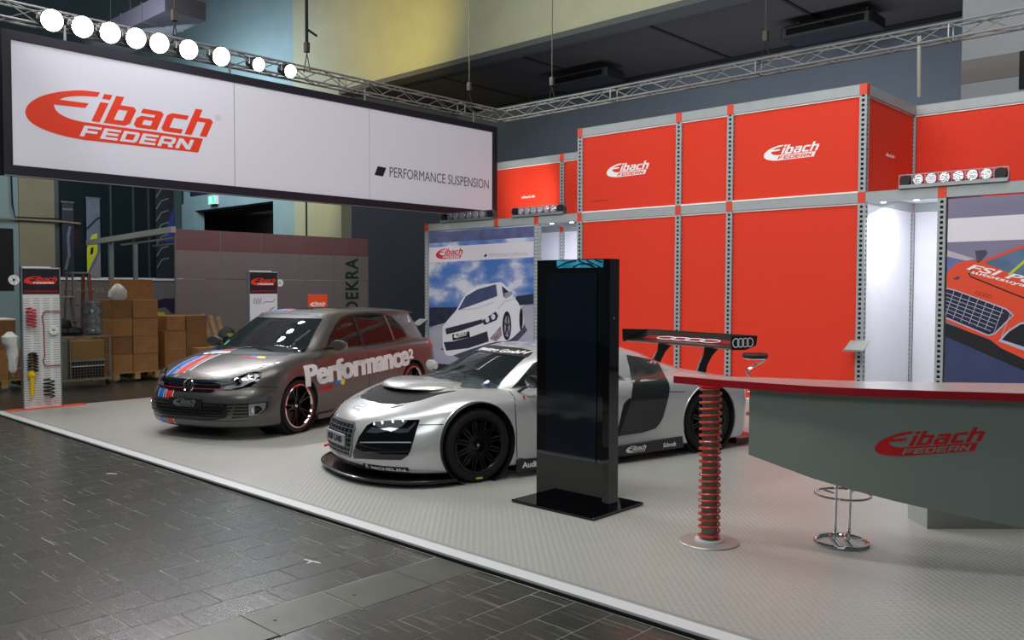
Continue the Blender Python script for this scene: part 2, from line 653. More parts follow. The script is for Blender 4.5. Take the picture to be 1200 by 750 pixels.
# service duct covers
M_COVER = mat('duct_cover_steel', srgb(90, 90, 82), 0.42, 0.25, noise=0.15, nscale=4, bump=.06, bscale=30)
for y0 in (1.28, 1.785, 2.29, 2.795, 3.30):
    y1 = min(y0 + .498, 3.665)
    tl = .012 if abs(y0 - 1.785) < .01 else 0
    b = MB()
    b.cbox(-4.075, y0 + .003, -.045, -3.705, y1, -.028 + tl * .4, .002)
    c = inst('duct_cover', b.mesh('duct_cover', M_COVER), hall_floor)
    if y1 - y0 > .4:
        MB().lathe([(0, -.0275 + tl * .4), (.011, -.0272 + tl * .4)], 12, Matrix.Translation((-3.895, y0 + .09, 0))).obj('lift_hole', M_DARK, c)
MB().box(-4.09, 2.284, -.044, -3.70, 2.292, -.0265).obj('joint_gap', M_DARK, hall_floor)
# stuck tape marks and paper scraps on the hall floor
for i, (x, y, r, s) in enumerate([(-4.58, 3.067, .2, .07), (-8.1, 3.25, .6, .05), (-10.9, 3.0, 1.1, .05), (-12.4, 6.3, .3, .06)]):
    T = Matrix.Translation((x, y, -.0285)) @ Matrix.Rotation(r, 4, 'Z')
    z = -.045 if y > 3.7 or x < -13 else -.0298
    b = MB().box(-s, -.008, 0, s, .008, .001, T)
    if i == 0:
        b = MB().box(-s, -.006, 0, s, .006, .001, T).box(-.006, -.045, .0, .006, 0, .001, T)
    o = b.obj('tape_scrap', M_WHITE)
    tag(o, ['white T-shaped tape mark on the dark tiles near the duct covers', 'white tape scrap on dark tiles below the graphite hatchback',
            'white tape scrap on the dark tiles at the far left', 'white paper scrap on the pale booth floor near the pallets'][i], 'tape')
    if i == 3:
        o.location = (0, 0, .0292)

# ------------------------------------------------------------------ booth floor
M_VINYL = mat('booth_vinyl', srgb(172, 172, 167), 0.33, noise=0.02, nscale=1.2)
_nt = M_VINYL.node_tree
_ge = _nt.nodes.new('ShaderNodeNewGeometry')
_mp = _nt.nodes.new('ShaderNodeMapping')
_mp.inputs['Rotation'].default_value = (0, 0, PI / 4)
_mp.inputs['Scale'].default_value = (24, 24, 24)
_nt.links.new(_ge.outputs['Position'], _mp.inputs['Vector'])
_wv = []
for _d in ('X', 'Y'):
    _w = _nt.nodes.new('ShaderNodeTexWave')
    _w.bands_direction = _d
    _w.inputs['Scale'].default_value = 0.32
    _nt.links.new(_mp.outputs[0], _w.inputs['Vector'])
    _wv.append(_w)
_ck = _nt.nodes.new('ShaderNodeMath')
_ck.operation = 'MULTIPLY'
_nt.links.new(_wv[0].outputs['Fac'], _ck.inputs[0])
_nt.links.new(_wv[1].outputs['Fac'], _ck.inputs[1])
_bp = _nt.nodes.new('ShaderNodeBump')
_bp.inputs['Strength'].default_value = 0.55
_bp.inputs['Distance'].default_value = 0.006
_nt.links.new(_ck.outputs[0], _bp.inputs['Height'])
_nt.links.new(_bp.outputs[0], _nt.nodes['Principled BSDF'].inputs['Normal'])
booth_floor = struct(MB().box(-13.08, 3.79, -.045, 3.0, 14.2, 0).obj('floor_booth', M_VINYL))
MB().box(-13.10, 3.685, -.032, 3.0, 3.79, .002).obj('edge_strip', mat('edge_alu', srgb(218, 220, 222), .4), booth_floor)
MB().box(-13.10, 3.79, -.032, 3.0, 3.83, .0012).obj('edge_tape', mat('edge_tape', srgb(150, 152, 152), .45), booth_floor)
MB().box(-13.10, 3.675, -.046, 3.0, 3.685, -.012).obj('edge_gap', M_DARK, booth_floor)

# ------------------------------------------------------------------ hall shell
M_HW = mat('hall_wall_paint', srgb(150, 150, 128), 0.8, noise=0.05, nscale=1.5)
M_TEAL_TINT = mat('hall_wall_teal_tint', srgb(122, 143, 148), 0.75, noise=0.05, nscale=1.5)  # bluish light on the left back wall is put into this colour
M_BLUEG = mat('hall_wall_blue_grey', srgb(88, 96, 108), 0.75, noise=0.05, nscale=1.0)
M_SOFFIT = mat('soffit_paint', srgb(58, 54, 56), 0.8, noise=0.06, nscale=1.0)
M_RIGHTW = mat('hall_wall_light_grey', srgb(134, 138, 142), 0.7, noise=0.05, nscale=1.5)
M_BEIGE = mat('hall_wall_beige', srgb(128, 124, 104), 0.8, noise=0.06, nscale=1.5)
wb = struct(MB().box(-60, 16.5, -.05, -32.7, 16.9, 18).box(-32.7, 16.5, 4.75, -26.93, 16.9, 18).box(-26.93, 16.5, -.05, -25.6, 16.9, 18)
            .obj('wall_back_left', M_TEAL_TINT))
struct(MB().box(-25.6, 16.5, -.05, -22.9, 16.9, 8.0).box(-25.6, 16.5, 8.0, 10, 16.9, 18).obj('wall_back_upper', M_HW))
for x in (-24.85,):
    struct(MB().box(x - .03, 16.47, 0, x + .03, 16.5, 8).obj('trim_1', M_DARK))
struct(MB().box(-22.9, 16.42, 7.86, 6, 16.95, 8.0).box(-22.9, 16.95, 7.93, 6, 17.3, 8.0).obj('trim_2', mat('edge_beam_paint', srgb(70, 72, 74), .7)))
struct(MB().box(-23.2, 16.9, -.05, -22.9, 21.9, 8.0).obj('wall_recess_side', M_BLUEG))
struct(MB().box(-23.2, 21.6, -.05, 8, 21.9, 8.6).obj('wall_back', M_BLUEG))
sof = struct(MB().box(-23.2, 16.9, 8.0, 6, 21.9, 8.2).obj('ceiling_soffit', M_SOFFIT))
for i, x in enumerate((-19.2, -15.9, -11.8, -8.6, -5.4)):
    MB().box(x - .04, 17.2, 7.97, x + .04, 21.3, 8.0).obj('soffit_joint', M_DARK, sof)
MB().box(-23, 17.05, 7.97, 6, 17.10, 8.0).obj('soffit_joint', M_BLUEG, sof)
MB().box(-23, 21.3, 7.95, 6, 21.6, 8.0).obj('soffit_joint', M_DARK, sof)
struct(MB().box(-45, -12, 17.9, 10, 30, 18).obj('ceiling', M_SOFFIT))
wr = struct(MB().box(-4.34, 15.5, -.05, 8, 15.8, 12).obj('wall_right', M_RIGHTW))
MB().box(-4.34, 15.49, 5.08, 8, 15.5, 5.46).obj('wall_band', mat('band_paint', srgb(104, 100, 98), .7), wr)
MB().box(-3.49, 15.47, 4.87, -2.0, 15.5, 5.46).obj('wall_opening', M_DARK, wr)
# room seen through the opening in the left back wall
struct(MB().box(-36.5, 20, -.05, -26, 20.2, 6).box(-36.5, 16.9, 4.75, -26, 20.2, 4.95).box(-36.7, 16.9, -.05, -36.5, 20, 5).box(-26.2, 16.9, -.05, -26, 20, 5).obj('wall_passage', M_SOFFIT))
MB().box(-29.4, 19.6, 0, -28.9, 20, 4.75).obj('pillar', M_DARK, wb)
# left side of the hall
wl = struct(MB().box(-25.9, -12, -.05, -25.5, 12.4, 7.5).obj('wall_left', mat('hall_wall_dark', srgb(66, 76, 80), .5, noise=.1, nscale=1)))
MB().box(-25.5, 6.6, 0, -25.42, 7.86, 6.5).obj('wall_panel', M_TEAL_TINT, wl)
MB().box(-25.5, 7.86, 0, -25.38, 8.75, 6.5).obj('wall_panel', M_BEIGE, wl)
MB().box(-25.42, 6.6, 1.6, -25.40, 7.72, 3.25).obj('wall_opening', M_DARK, wl)
MB().box(-25.5, 8.80, 1.90, -25.36, 12.4, 1.975).obj('ledge', mat('ledge_white', srgb(225, 228, 235), .4), wl)
MB().box(-25.5, 8.80, .0, -25.40, 12.4, 1.90).obj('wall_panel', mat('panel_brown', srgb(108, 98, 92), .7, noise=.06), wl)
MB().box(-25.9, 12.1, 0, -25.40, 12.4, 6.5).obj('wall_panel', mat('panel_teal_dark', srgb(60, 84, 92), .6), wl)
MB().box(-25.49, 8.9, 1.98, -25.44, 12.4, 4.9).obj('window_band', mat('dark_window', srgb(26, 38, 44), .12), wl)
for y in (10.25, 10.9, 11.35):
    MB().box(-25.46, y, 1.98, -25.40, y + .05, 4.9).obj('mullion', mat('mullion_paint', srgb(52, 64, 66), .5), wl)
MB().tube([(-25.3, 6.5, 3.50), (-25.3, 8.9, 3.50), (-25.3, 9.4, 3.47)], .03, 8).obj('pipe', M_BEIGE, wl)
MB().tube([(-25.3, 7.66, 5.2), (-25.3, 7.68, 3.9), (-25.3, 7.74, 3.55), (-25.3, 8.9, 3.57)], .022, 6).obj('cable', M_DARK, wl)
# banners hanging on the left wall
M_BN1 = mat('banner_dark', srgb(34, 40, 52), .5, noise=.3, nscale=2)
M_BN2 = mat('banner_blue_grey', srgb(96, 108, 130), .5, noise=.2, nscale=3)
for nm, lab, y0, y1, z0, z1, m in (
        ('dark_banner', 'narrow dark banner hanging left of the grey and yellow banner on the far wall', 8.92, 9.23, 1.98, 4.05, M_BN1),
        ('grey_banner', 'narrow blue-grey banner with a yellow patch, hanging on the far wall', 9.57, 9.94, 1.98, 4.22, M_BN2),
        ('blue_banner', 'dark banner with blue corner and grey streaks above the pink partition', 11.55, 12.1, 1.98, 4.9, M_BN1)):
    r = thing(nm, lab, 'banner', (-25.33, (y0 + y1) / 2, z0))
    w = (y1 - y0) / 2
    MB().box(-.012, -w, 0, 0, w, z1 - z0).obj('cloth', m, r)
    MB().tube([(-.006, -w - .02, z1 - z0), (-.006, w + .02, z1 - z0)], .02, 8).obj('rail', M_ALU, r)
    U, V = (0, 1, 0), (0, 0, 1)
    H = z1 - z0
    if nm == 'grey_banner':
        plate('print', poly2d([(-w, .10), (.02, .55), (.10, .70), (.10, 1.25), (-.04, 1.2), (-w, .80)]), (0, 0, 0), U, V, mat('print_lime', srgb(190, 200, 40), .5), r)
        plate('print', poly2d([(-.10, .62), (-.02, .68), (.0, .86), (-.08, .82)]), (.003, 0, 0), U, V, M_BLACK, r)
        plate('print', poly2d([(-w, 0), (w, 0), (w, .75), (.02, .35)]), (.001, 0, 0), U, V, mat('print_grey', srgb(130, 132, 140), .5), r)
        plate('print', line2d([(-w, 1.35), (-.04, 1.5), (.06, 1.62), (w, 1.70)], .05), (.002, 0, 0), U, V, M_BLACK, r)
    elif nm == 'blue_banner':
        plate('print', poly2d([(-.05, 1.1), (w, 1.1), (w, 2.1), (.05, 1.5)]), (0, 0, 0), U, V, mat('print_dark_blue', srgb(48, 62, 150), .5), r)
        for k in range(7):
            plate('print', line2d([(-w + .02, .3 + k * .35), (-.1, .55 + k * .35), (.12, .60 + k * .36)], .035), (.002, 0, 0), U, V, mat('print_streak', srgb(110, 122, 136), .5), r)
    else:
        plate('print', line2d([(-.08, .2), (.02, .6), (.0, 1.1), (.05, 1.4)], .07), (0, 0, 0), U, V, M_BN2, r)
        plate('print', rect2d(-w + .02, 1.85, w - .02, 1.9), (0, 0, 0), U, V, M_BN2, r)
# low poster wall below the ledge, faint lettering and a dark car print
o = thing('printed_hoarding', 'low hoarding with dark violet and lime print behind the cardboard stacks', 'hoarding', (-25.3, 11.7, .05))
MB().box(-.03, -.9, 0, 0, .9, 1.80).obj('board', mat('hoarding_grey', srgb(110, 108, 112), .6), o)
plate('print', poly2d([(-.6, .95), (-.4, 1.2), (.1, 1.32), (.9, 1.30), (.9, .9), (.3, .85), (.1, 1.05), (-.2, 1.0)]), (0, 0, 0), (0, 1, 0), (0, 0, 1), mat('print_violet', srgb(48, 36, 62), .4), o)
plate('print', poly2d([(-.6, .6), (.3, .6), (.05, .9), (-.55, .92)]), (.002, 0, 0), (0, 1, 0), (0, 0, 1), mat('print_lime', srgb(190, 200, 40), .5), o)
plate('lettering', fit2d(text2d('VEЯIS', 0, .02), 0, 0, .95, .13), (-25.40 + .001, 9.12, 1.55), (0, 1, 0), (0, 0, 1), mat('faint_print', srgb(138, 126, 122), .6), wl)
# exit sign and dark signs on the left back wall
ex = thing('exit_sign', 'small lit green emergency exit sign above the dark opening', 'exit sign', (-31.0, 16.4, 5.05))
MB().box(-.26, -.08, -.16, .26, .08, .16).obj('case', M_WHITE, ex)
plate('pictogram', rect2d(-.24, -.14, .24, .14), (0, -.081, 0), (1, 0, 0), (0, 0, 1), mat('exit_green_lit', srgb(40, 190, 120), .5, emit=srgb(60, 240, 150), estr=1.6), ex)
plate('pictogram', join2d(rect2d(-.05, -.10, .02, .02), disc2d(-.02, .06, .035, .035), line2d([(-.12, .10), (-.12, -.12)], .05)), (0, -.084, 0), (1, 0, 0), (0, 0, 1), mat('exit_white_lit', srgb(230, 255, 240), .5, emit=(1, 1, 1, 1), estr=1.5), ex)
M_NAVY = mat('sign_navy', srgb(22, 34, 66), .5)
o = thing('arrow_sign', 'dark blue board with a white down arrow on the bluish-lit back wall', 'sign', (-33.9, 16.46, 5.1))
MB().box(-.28, 0, 0, .28, .03, 1.2).obj('board', M_NAVY, o)
plate('arrow', join2d(rect2d(-.03, .3, .03, 1.0), poly2d([(-.12, .38), (.12, .38), (0, .15)])), (0, 0, 0), (1, 0, 0), (0, 0, 1), M_WHITE, o)
o = thing('direction_sign', 'dark blue direction board beside the green exit sign', 'sign', (-31.9, 16.46, 5.35))
MB().box(-1.1, 0, 0, .9, .03, .8).obj('board', M_NAVY, o)
plate('mark', rect2d(-.1, .14, .0, .34), (0, 0, 0), (1, 0, 0), (0, 0, 1), M_WHITE, o)
# ventilation ducts under the hall ceiling, flood lamps under the soffit
M_DUCT = mat('duct_sheet', srgb(84, 84, 90), .45, .4)
for i, (x0, x1, y0, y1, z) in enumerate(((-31.5, -25.3, 11.9, 13.2, 9.95), (-25.5, -20.6, 12.8, 14.2, 11.3))):
    r = thing('air_duct', ['grey rectangular air duct high above the left half of the white sign', 'grey air duct end at the top edge above the truss'][i], 'duct', (x0, y0, z))
    MB().box(0, 0, 0, x1 - x0, y1 - y0, .55).obj('casing', M_DUCT, r)
    for k in range(1, 4):
        q = (x1 - x0) * k / 4
        MB().box(q - .03, -.03, -.03, q + .03, y1 - y0 + .03, .58).obj('flange', M_DUCT, r)
        MB().bar((q, .3, .55), (q, .3, 17.9 - z), .02).obj('hanger', M_DUCT, r)
for x, l in ((-15.4, 'dark box floodlight under the soffit, the one above the truss middle'), (-8.25, 'dark box floodlight under the soffit, the one near the top right')):
    r = thing('box_floodlight', l, 'floodlight', (x, 19.6, 7.55))
    MB().cbox(-1.05, -.45, 0, 1.05, .45, .28, .05).obj('housing', mat('lamp_housing', srgb(24, 25, 32), .5), r)
    MB().box(-.9, -.46, .05, .9, -.45, .20).obj('glass', M_DGLASS, r)
    for q in (-.8, .8):
        MB().bar((q, 0, .28), (q, 0, .45), .05).obj('hanger', M_BLACK, r)
# ------------------------------------------------------------------ modular exhibition wall
WY = 11.80
ZB0, ZB1 = 2.87, 3.02
ZT0, ZT1 = 4.33, 4.48
aw = thing('modular_wall', 'grey steel frame wall with perforated posts, orange corner cubes and red textile panels behind the cars', 'exhibition wall', (-7, WY, 0))
WO = Vector((-7, WY, 0))
_post_cache = {}


def post_mesh(h):
    """square perforated post: four corner rails and the rungs between the slots"""
    k = round(h, 2)
    if k in _post_cache:
        return _post_cache[k]
    b = MB()
    w, t, c = .05, .006, .030
    for sx in (-1, 1):
        for sy in (-1, 1):
            x0, x1 = sorted((sx * w, sx * (w - c)))
            y0, y1 = sorted((sy * w, sy * (w - t)))
            b.box(x0, y0, 0, x1, y1, h)
            x0, x1 = sorted((sx * w, sx * (w - t)))
            y0, y1 = sorted((sy * w, sy * (w - c)))
            b.box(x0, y0, 0, x1, y1, h)
    n = int(h / .066)
    for i in range(n + 1):
        z = i * .066
        z1 = min(z + .030, h)
        if z >= h:
            break
        for s in (-1, 1):
            y0, y1 = sorted((s * w, s * (w - t)))
            b.box(-w + c, y0, z, w - c, y1, z1)
            b.box(y0, -w + c, z, y1, w - c, z1)
    _post_cache[k] = b.mesh('post', M_GREY_STEEL, fixn=False)
    return _post_cache[k]


def post(x, y, z0, z1, core=True):
    o = inst('post', post_mesh(z1 - z0), aw, Vector((x, y, z0)) - WO)
    m = core_mesh(z1 - z0, core)
    inst('post_core', m, o)


_cc = {}


def core_mesh(h, dark):
    k = (round(h, 2), dark)
    if k not in _cc:
        _cc[k] = MB().box(-.034, -.034, .002, .034, .034, h - .002).mesh('post_core', M_DARK if dark else M_WHITE_PANEL)
    return _cc[k]


_cube = MB().cbox(-.052, -.052, 0, .052, .052, .15, .003).mesh('corner_cube', M_RED_CUBE)


def cube(x, y, z):
    inst('corner_cube', _cube, aw, Vector((x, y, z)) - WO)


def beam(x0, y0, x1, y1, z0, z1=None):
    z1 = z1 or z0 + .15
    b = MB()
    if abs(y0 - y1) < 1e-6:
        b.box(x0 + .05, y0 - .046, z0 + .004, x1 - .05, y0 + .046, z1 - .004)
        b.box(x0 + .05, y0 - .048, z1 - .012, x1 - .05, y0 + .048, z1 - .006)
    else:
        b.box(x0 - .046, y0 + .05, z0 + .004, x0 + .046, y1 - .05, z1 - .004)
    b.v = [tuple(Vector(p) - WO) for p in b.v]
    b.obj('beam', M_GREY_STEEL, aw)


def panel(x0, z0, x1, z1, y, m=M_RED_PANEL, name='red_panel', side=None):
    b = MB()
    if side is None:
        b.box(x0 + .055, y - .012, z0 + .012, x1 - .055, y + .012, z1 - .012)
        e = MB().box(x0 + .05, y - .030, z1 - .018, x1 - .05, y + .01, z1)
        e2 = MB().box(x0 + .05, y - .052, z0 - .010, x1 - .05, y + .01, z0 + .012)
    else:
        b.box(side - .012, x0 + .055, z0 + .012, side + .012, x1 - .055, z1 - .012)
        e = MB().box(side - .018, x0 + .05, z1 - .014, side + .018, x1 - .05, z1)
        e2 = MB().box(side - .018, x0 + .05, z0, side + .018, x1 - .05, z0 + .010)
    for q in (b, e, e2):
        q.v = [tuple(Vector(p) - WO) for p in q.v]
    o = b.obj(name, m, aw)
    for qq in (e, e2):
        qq.obj('panel_rail', mat('white_rail', srgb(240, 241, 238), .5), o)
    return o


YF = WY + .05                                                # centre line of the front posts
YB = 13.80
for x in (-9.40, -7.41, -6.51, -4.52):
    post(x, YF, 0, ZB0)
    cube(x, YF, ZB0)
    post(x, YF, ZB1, ZT0)
    cube(x, YF, ZT0)
for x in (-13.43, -10.41):
    post(x, YF, 0, ZB0, core=False)
    cube(x, YF, ZB0)
for x in (-3.50, -1.50):
    post(x, YF, 0, ZB0)
    cube(x, YF, ZB0)
cube(-11.43, YF, ZB0)
cube(-2.51, YF, ZB0)
xs = [-13.43, -11.43, -10.41, -9.40, -7.41, -6.51, -4.52, -3.50, -2.51, -1.50]
for a, b_ in zip(xs, xs[1:]):
    beam(a, YF, b_, YF, ZB0)
for a, b_ in ((-9.40, -7.41), (-7.41, -6.51), (-6.51, -4.52)):
    beam(a, YF, b_, YF, ZT0)
    panel(a, ZB1, b_, ZT0, YF)
    panel(a, .05, b_, ZB0, YF)
# back row
for x in (-13.43, -11.43, -9.40, -4.52, -2.51, -.5):
    post(x, YB, 0, ZB0, core=(x != -11.43))
    post(x, YB, ZB1, ZT0)
    cube(x, YB, ZB0)
    cube(x, YB, ZT0)
for a, b_ in ((-13.43, -11.43), (-11.43, -9.40), (-4.52, -2.51), (-2.51, -.5)):
    beam(a, YB, b_, YB, ZB0)
    beam(a, YB, b_, YB, ZT0)
    panel(a, ZB1, b_, ZT0, YB)
panel(-9.40, ZB1, -4.52, ZT0, YB)
beam(-4.52, YF, -4.52, YB, ZT0)
beam(-4.52, YF, -4.52, YB, ZB0)
beam(-13.43, YF, -13.43, YB, ZB0)
beam(-9.40, YF, -9.40, YB, ZB0)
beam(-3.50, YF, -3.50, YB, ZB0)
beam(-10.41, YF, -10.41, YB, ZB0)
sp = panel(YF, ZB1, YB, ZT0, 0, side=-4.52)
# white cells
panel(-13.43, .05, -11.43, ZB0, YB, M_WHITE_PANEL, 'white_panel')
panel(-11.43, .05, -9.40, ZB0, YB, M_WHITE_PANEL, 'white_panel')
panel(-4.52, .05, -3.50, ZB0, YB, M_WHITE_PANEL, 'white_panel')
panel(YF, .05, YB, ZB0, 0, M_WHITE_PANEL, 'white_panel', side=-4.52)
panel(YF, .05, YB, ZB0, 0, M_WHITE_PANEL, 'white_panel', side=-9.44)
panel(YF, .05, YB, ZB0, 0, M_WHITE_PANEL, 'white_panel', side=-3.47)
post(-3.56, YB, 0, ZB0)
# cell roofs keep the light in
for x0, x1 in ((-13.4, -9.45), (-4.47, -3.5)):
    b = MB().box(x0, YF + .05, ZB1 - .02, x1, YB - .05, ZB1)
    b.v = [tuple(Vector(p) - WO) for p in b.v]
    b.obj('cell_roof', M_WHITE_PANEL, aw)
# base rails
for a, b_ in ((-9.35, -7.46), (-7.36, -6.56), (-6.46, -4.57)):
    b = MB().box(a, YF - .02, 0, b_, YF + .02, .05)
    b.v = [tuple(Vector(p) - WO) for p in b.v]
    b.obj('base_rail', mat('white_rail', srgb(225, 226, 224), .5), aw)
UX, VZ = (1, 0, 0), (0, 0, 1)
put_logo(Vector((-8.84, YF - .0125, 3.57)) - WO, UX, VZ, .86, M_WHITE, M_LOGO_RED, aw)
put_logo(Vector((-5.97, YF - .0125, 3.565)) - WO, UX, VZ, .84, M_WHITE, M_LOGO_RED, aw)
M_FAINT = mat('pale_print', srgb(240, 226, 216), .5)
for x, z, y in ((-12.58, 3.64, YB), (-9.14, 3.19, YF)):
    plate('lettering', fit2d(text2d('eibach.de', .1, .02), 0, 0, .38 if y == YB else .34, .055 if y == YB else .03), Vector((x, y - .0125, z)) - WO, UX, VZ, M_FAINT if y == YB else mat('dark_red_print', srgb(150, 40, 30), .5), aw)
plate('lettering', fit2d(text2d('eibach.de', .1, .02), 0, 0, .34, .05), Vector((-4.52 + .0125, 12.64, 3.60)) - WO, (0, 1, 0), VZ, M_FAINT, aw)


# ------------------------------------------------------------------ posters
def sky_mat():
    m = bpy.data.materials.new('poster_sky')
    m.use_nodes = True
    nt = m.node_tree
    b = nt.nodes['Principled BSDF']
    b.inputs['Roughness'].default_value = .6
    tc = nt.nodes.new('ShaderNodeTexCoord')
    mp = nt.nodes.new('ShaderNodeMapping')
    mp.inputs['Scale'].default_value = (1.0, 1.0, 1.9)
    mp.inputs['Location'].default_value = (.3, 0, .55)
    n = nt.nodes.new('ShaderNodeTexNoise')
    n.inputs['Scale'].default_value = 1.0
    n.inputs['Detail'].default_value = 8
    n.inputs['Roughness'].default_value = .55
    r = nt.nodes.new('ShaderNodeValToRGB')
    e = r.color_ramp.elements
    e[0].position, e[0].color = .42, srgb(70, 116, 190)
    e[1].position, e[1].color = .58, srgb(212, 214, 230)
    k = e.new(.50)
    k.color = srgb(128, 150, 202)
    nt.links.new(tc.outputs['Object'], mp.inputs['Vector'])
    nt.links.new(mp.outputs[0], n.inputs['Vector'])
    nt.links.new(n.outputs[0], r.inputs[0])
    nt.links.new(r.outputs[0], b.inputs['Base Color'])
    return m


def P_(name, rgb, rough=.6, **k):
    return mat('print_' + name, srgb(*rgb), rough, **k)


ps = thing('car_poster', 'tall poster of a white coupe under a blue cloudy sky, between the perforated posts', 'poster', (-11.9, WY + .01, .15))
PO = Vector((-11.9, WY + .01, .15))
MB().box(-1.46, .0, 0, 1.44, .02, 2.70).obj('cloth', sky_mat(), ps)


def pp(name, pts, layer, m, th=.0015, parent=None, org=None):
    parent = parent or ps
    org = org or PO
    fl = poly2d(pts) if isinstance(pts, list) else pts
    return plate(name, fl, Vector((0, -.001 * layer, 0)) - Vector((org.x, 0, org.z)), UX, VZ, m, parent, th)


pp('print', [(-13.35, 2.62), (-10.47, 2.64), (-10.47, 2.84), (-13.35, 2.84)], 1, P_('storm', (92, 98, 140), noise=.3, nscale=3))
pp('print', [(-13.35, 2.22), (-10.47, 2.27), (-10.47, 2.565), (-13.35, 2.53)], 1, P_('band', (222, 216, 226)))
pp('print', [(-13.35, .16), (-10.47, .16), (-10.47, 1.40), (-12.2, 1.15), (-13.35, .86)], 1, P_('road', (168, 168, 186), noise=.12, nscale=1.2, stretch=(.3, 1, 3)))
pp('print', [(-13.35, 1.02), (-12.9, 1.12), (-12.4, 1.30), (-13.35, 1.28)], 2, P_('trees', (40, 46, 66), noise=.4, nscale=9))
pp('print', [(-13.35, .90), (-12.9, .98), (-12.4, 1.1), (-12.4, 1.32), (-13.35, 1.30)], 3, P_('trees', (40, 46, 66), noise=.4, nscale=9))
pp('print', [(-11.0, 1.36), (-10.47, 1.42), (-10.47, 1.60), (-10.9, 1.55)], 3, P_('trees', (40, 46, 66), noise=.4, nscale=9))
pp('print', [(-13.0, .45), (-12.4, .28), (-11.0, .60), (-10.62, .92), (-10.75, 1.1), (-12.5, .7)], 3, P_('shadow_road', (70, 72, 98), noise=.2))
body_p = [(-12.933, 0.928), (-12.679, 1.142), (-12.529, 1.266), (-12.283, 1.558), (-11.947, 1.727), (-11.391, 1.809), (-11.256, 1.793), (-11.078, 1.664), (-10.946, 1.52), (-10.837, 1.41), (-10.728, 1.189), (-10.719, 0.999), (-10.813, 0.9), (-11.03, 0.747), (-11.208, 0.691), (-11.479, 0.662), (-12.184, 0.478), (-12.729, 0.329), (-12.907, 0.441), (-12.943, 0.718)]
pp('print', catmull(body_p + body_p[:1], 4)[:-1], 4, P_('car_white', (226, 226, 236)))
pp('print', [(-12.479, 1.267), (-12.259, 1.541), (-11.923, 1.678), (-11.43, 1.775), (-11.39, 1.549), (-11.946, 1.397), (-12.46, 1.262)], 5, P_('screen_blue', (66, 78, 116), noise=.2, nscale=3))
pp('print', [(-11.278, 1.745), (-11.122, 1.654), (-11.034, 1.596), (-11.166, 1.502), (-11.233, 1.55)], 5, P_('dark', (44, 46, 66)))
pp('print', [(-12.856, 0.878), (-11.993, 1.058), (-11.804, 1.097), (-11.804, 1.014), (-12.429, 0.841), (-12.83, 0.757)], 5, P_('dark', (44, 46, 66)))
pp('print', [(-11.82, 1.06), (-11.435, 1.254), (-11.367, 1.174), (-11.412, 1.091), (-11.734, 0.983)], 5, P_('dark', (44, 46, 66)))
for x, z, r in ((-11.66, 1.09, .055), (-11.50, 1.15, .055), (-12.90, .83, .05)):
    pp('print', disc2d(x, z, r, r), 6, P_('lamp', (214, 218, 236)))
pp('print', [(-12.907, 0.598), (-12.628, 0.628), (-12.136, 0.734), (-11.664, 0.869), (-11.617, 0.672), (-12.184, 0.512), (-12.831, 0.428)], 5, P_('dark', (44, 46, 66)))
pp('print', [(-12.653, 0.764), (-12.161, 0.851), (-12.136, 0.734), (-12.638, 0.644)], 6, P_('black', (20, 20, 28)))
put_logo(Vector((-12.60, -.0085, .685)) - Vector((PO.x, 0, PO.z)), (.97, 0, .2), VZ, .40, M_WHITE, P_('black', (20, 20, 28)), ps, .001)
pp('print', disc2d(-11.14, .99, .115, .275), 6, P_('black', (20, 20, 28)))
pp('print', disc2d(-11.13, .98, .075, .205), 7, P_('rim', (150, 140, 160)))
for k in range(5):
    a = 2 * PI * k / 5 + .3
    pp('print', line2d([(-11.13, .98), (-11.13 + .07 * math.cos(a), .98 + .2 * math.sin(a))], .03), 8, P_('dark', (44, 46, 66)))
pp('print', disc2d(-10.775, 1.12, .045, .21), 6, P_('black', (20, 20, 28)))
pp('print', [(-11.211, 1.599), (-11.034, 1.648), (-10.99, 1.6), (-11.077, 1.535), (-11.188, 1.518)], 6, P_('mirror', (150, 154, 176)))
pp('print', [(-11.6, .72), (-11.3, .98), (-11.27, .80), (-11.42, .68)], 6, P_('fog', (150, 130, 142), noise=.4, nscale=12))
for ln in ([(-11.38, 1.30), (-11.20, 1.45), (-10.95, 1.50)], [(-12.5, 1.26), (-12.0, 1.30), (-11.5, 1.42)]):
    pp('print', line2d(ln, .012), 6, P_('crease', (170, 172, 192)))
pp('print', [(-11.76, 2.30), (-11.70, 2.30), (-11.67, 2.355), (-11.73, 2.355)], 2, P_('black', (20, 20, 28)))
pp('lettering', fit2d(text2d('PERFORMANCE SUSPENSION', 0, 0), -11.62, 2.305, -10.62, 2.365), 2, P_('pale_grey', (172, 166, 180)))
put_logo(Vector((-13.14, -.0025, 2.285)) - Vector((PO.x, 0, PO.z)), UX, VZ, .80, P_('logo', (206, 40, 52)), P_('band', (222, 216, 226)), ps, .002)

pr_ = thing('race_car_poster', 'poster of an orange-red racing car, cut by the right picture edge', 'poster', (-2.5, WY + .01, .15))
RO = Vector((-2.5, WY + .01, .15))
MB().box(-.925, 0, 0, .93, .02, 2.70).obj('cloth', P_('asphalt', (124, 120, 146), noise=.12, nscale=2, stretch=(.3, 1, 2)), pr_)


def rp(pts, layer, m, name='print'):
    return pp(name, pts, layer, m, parent=pr_, org=RO)


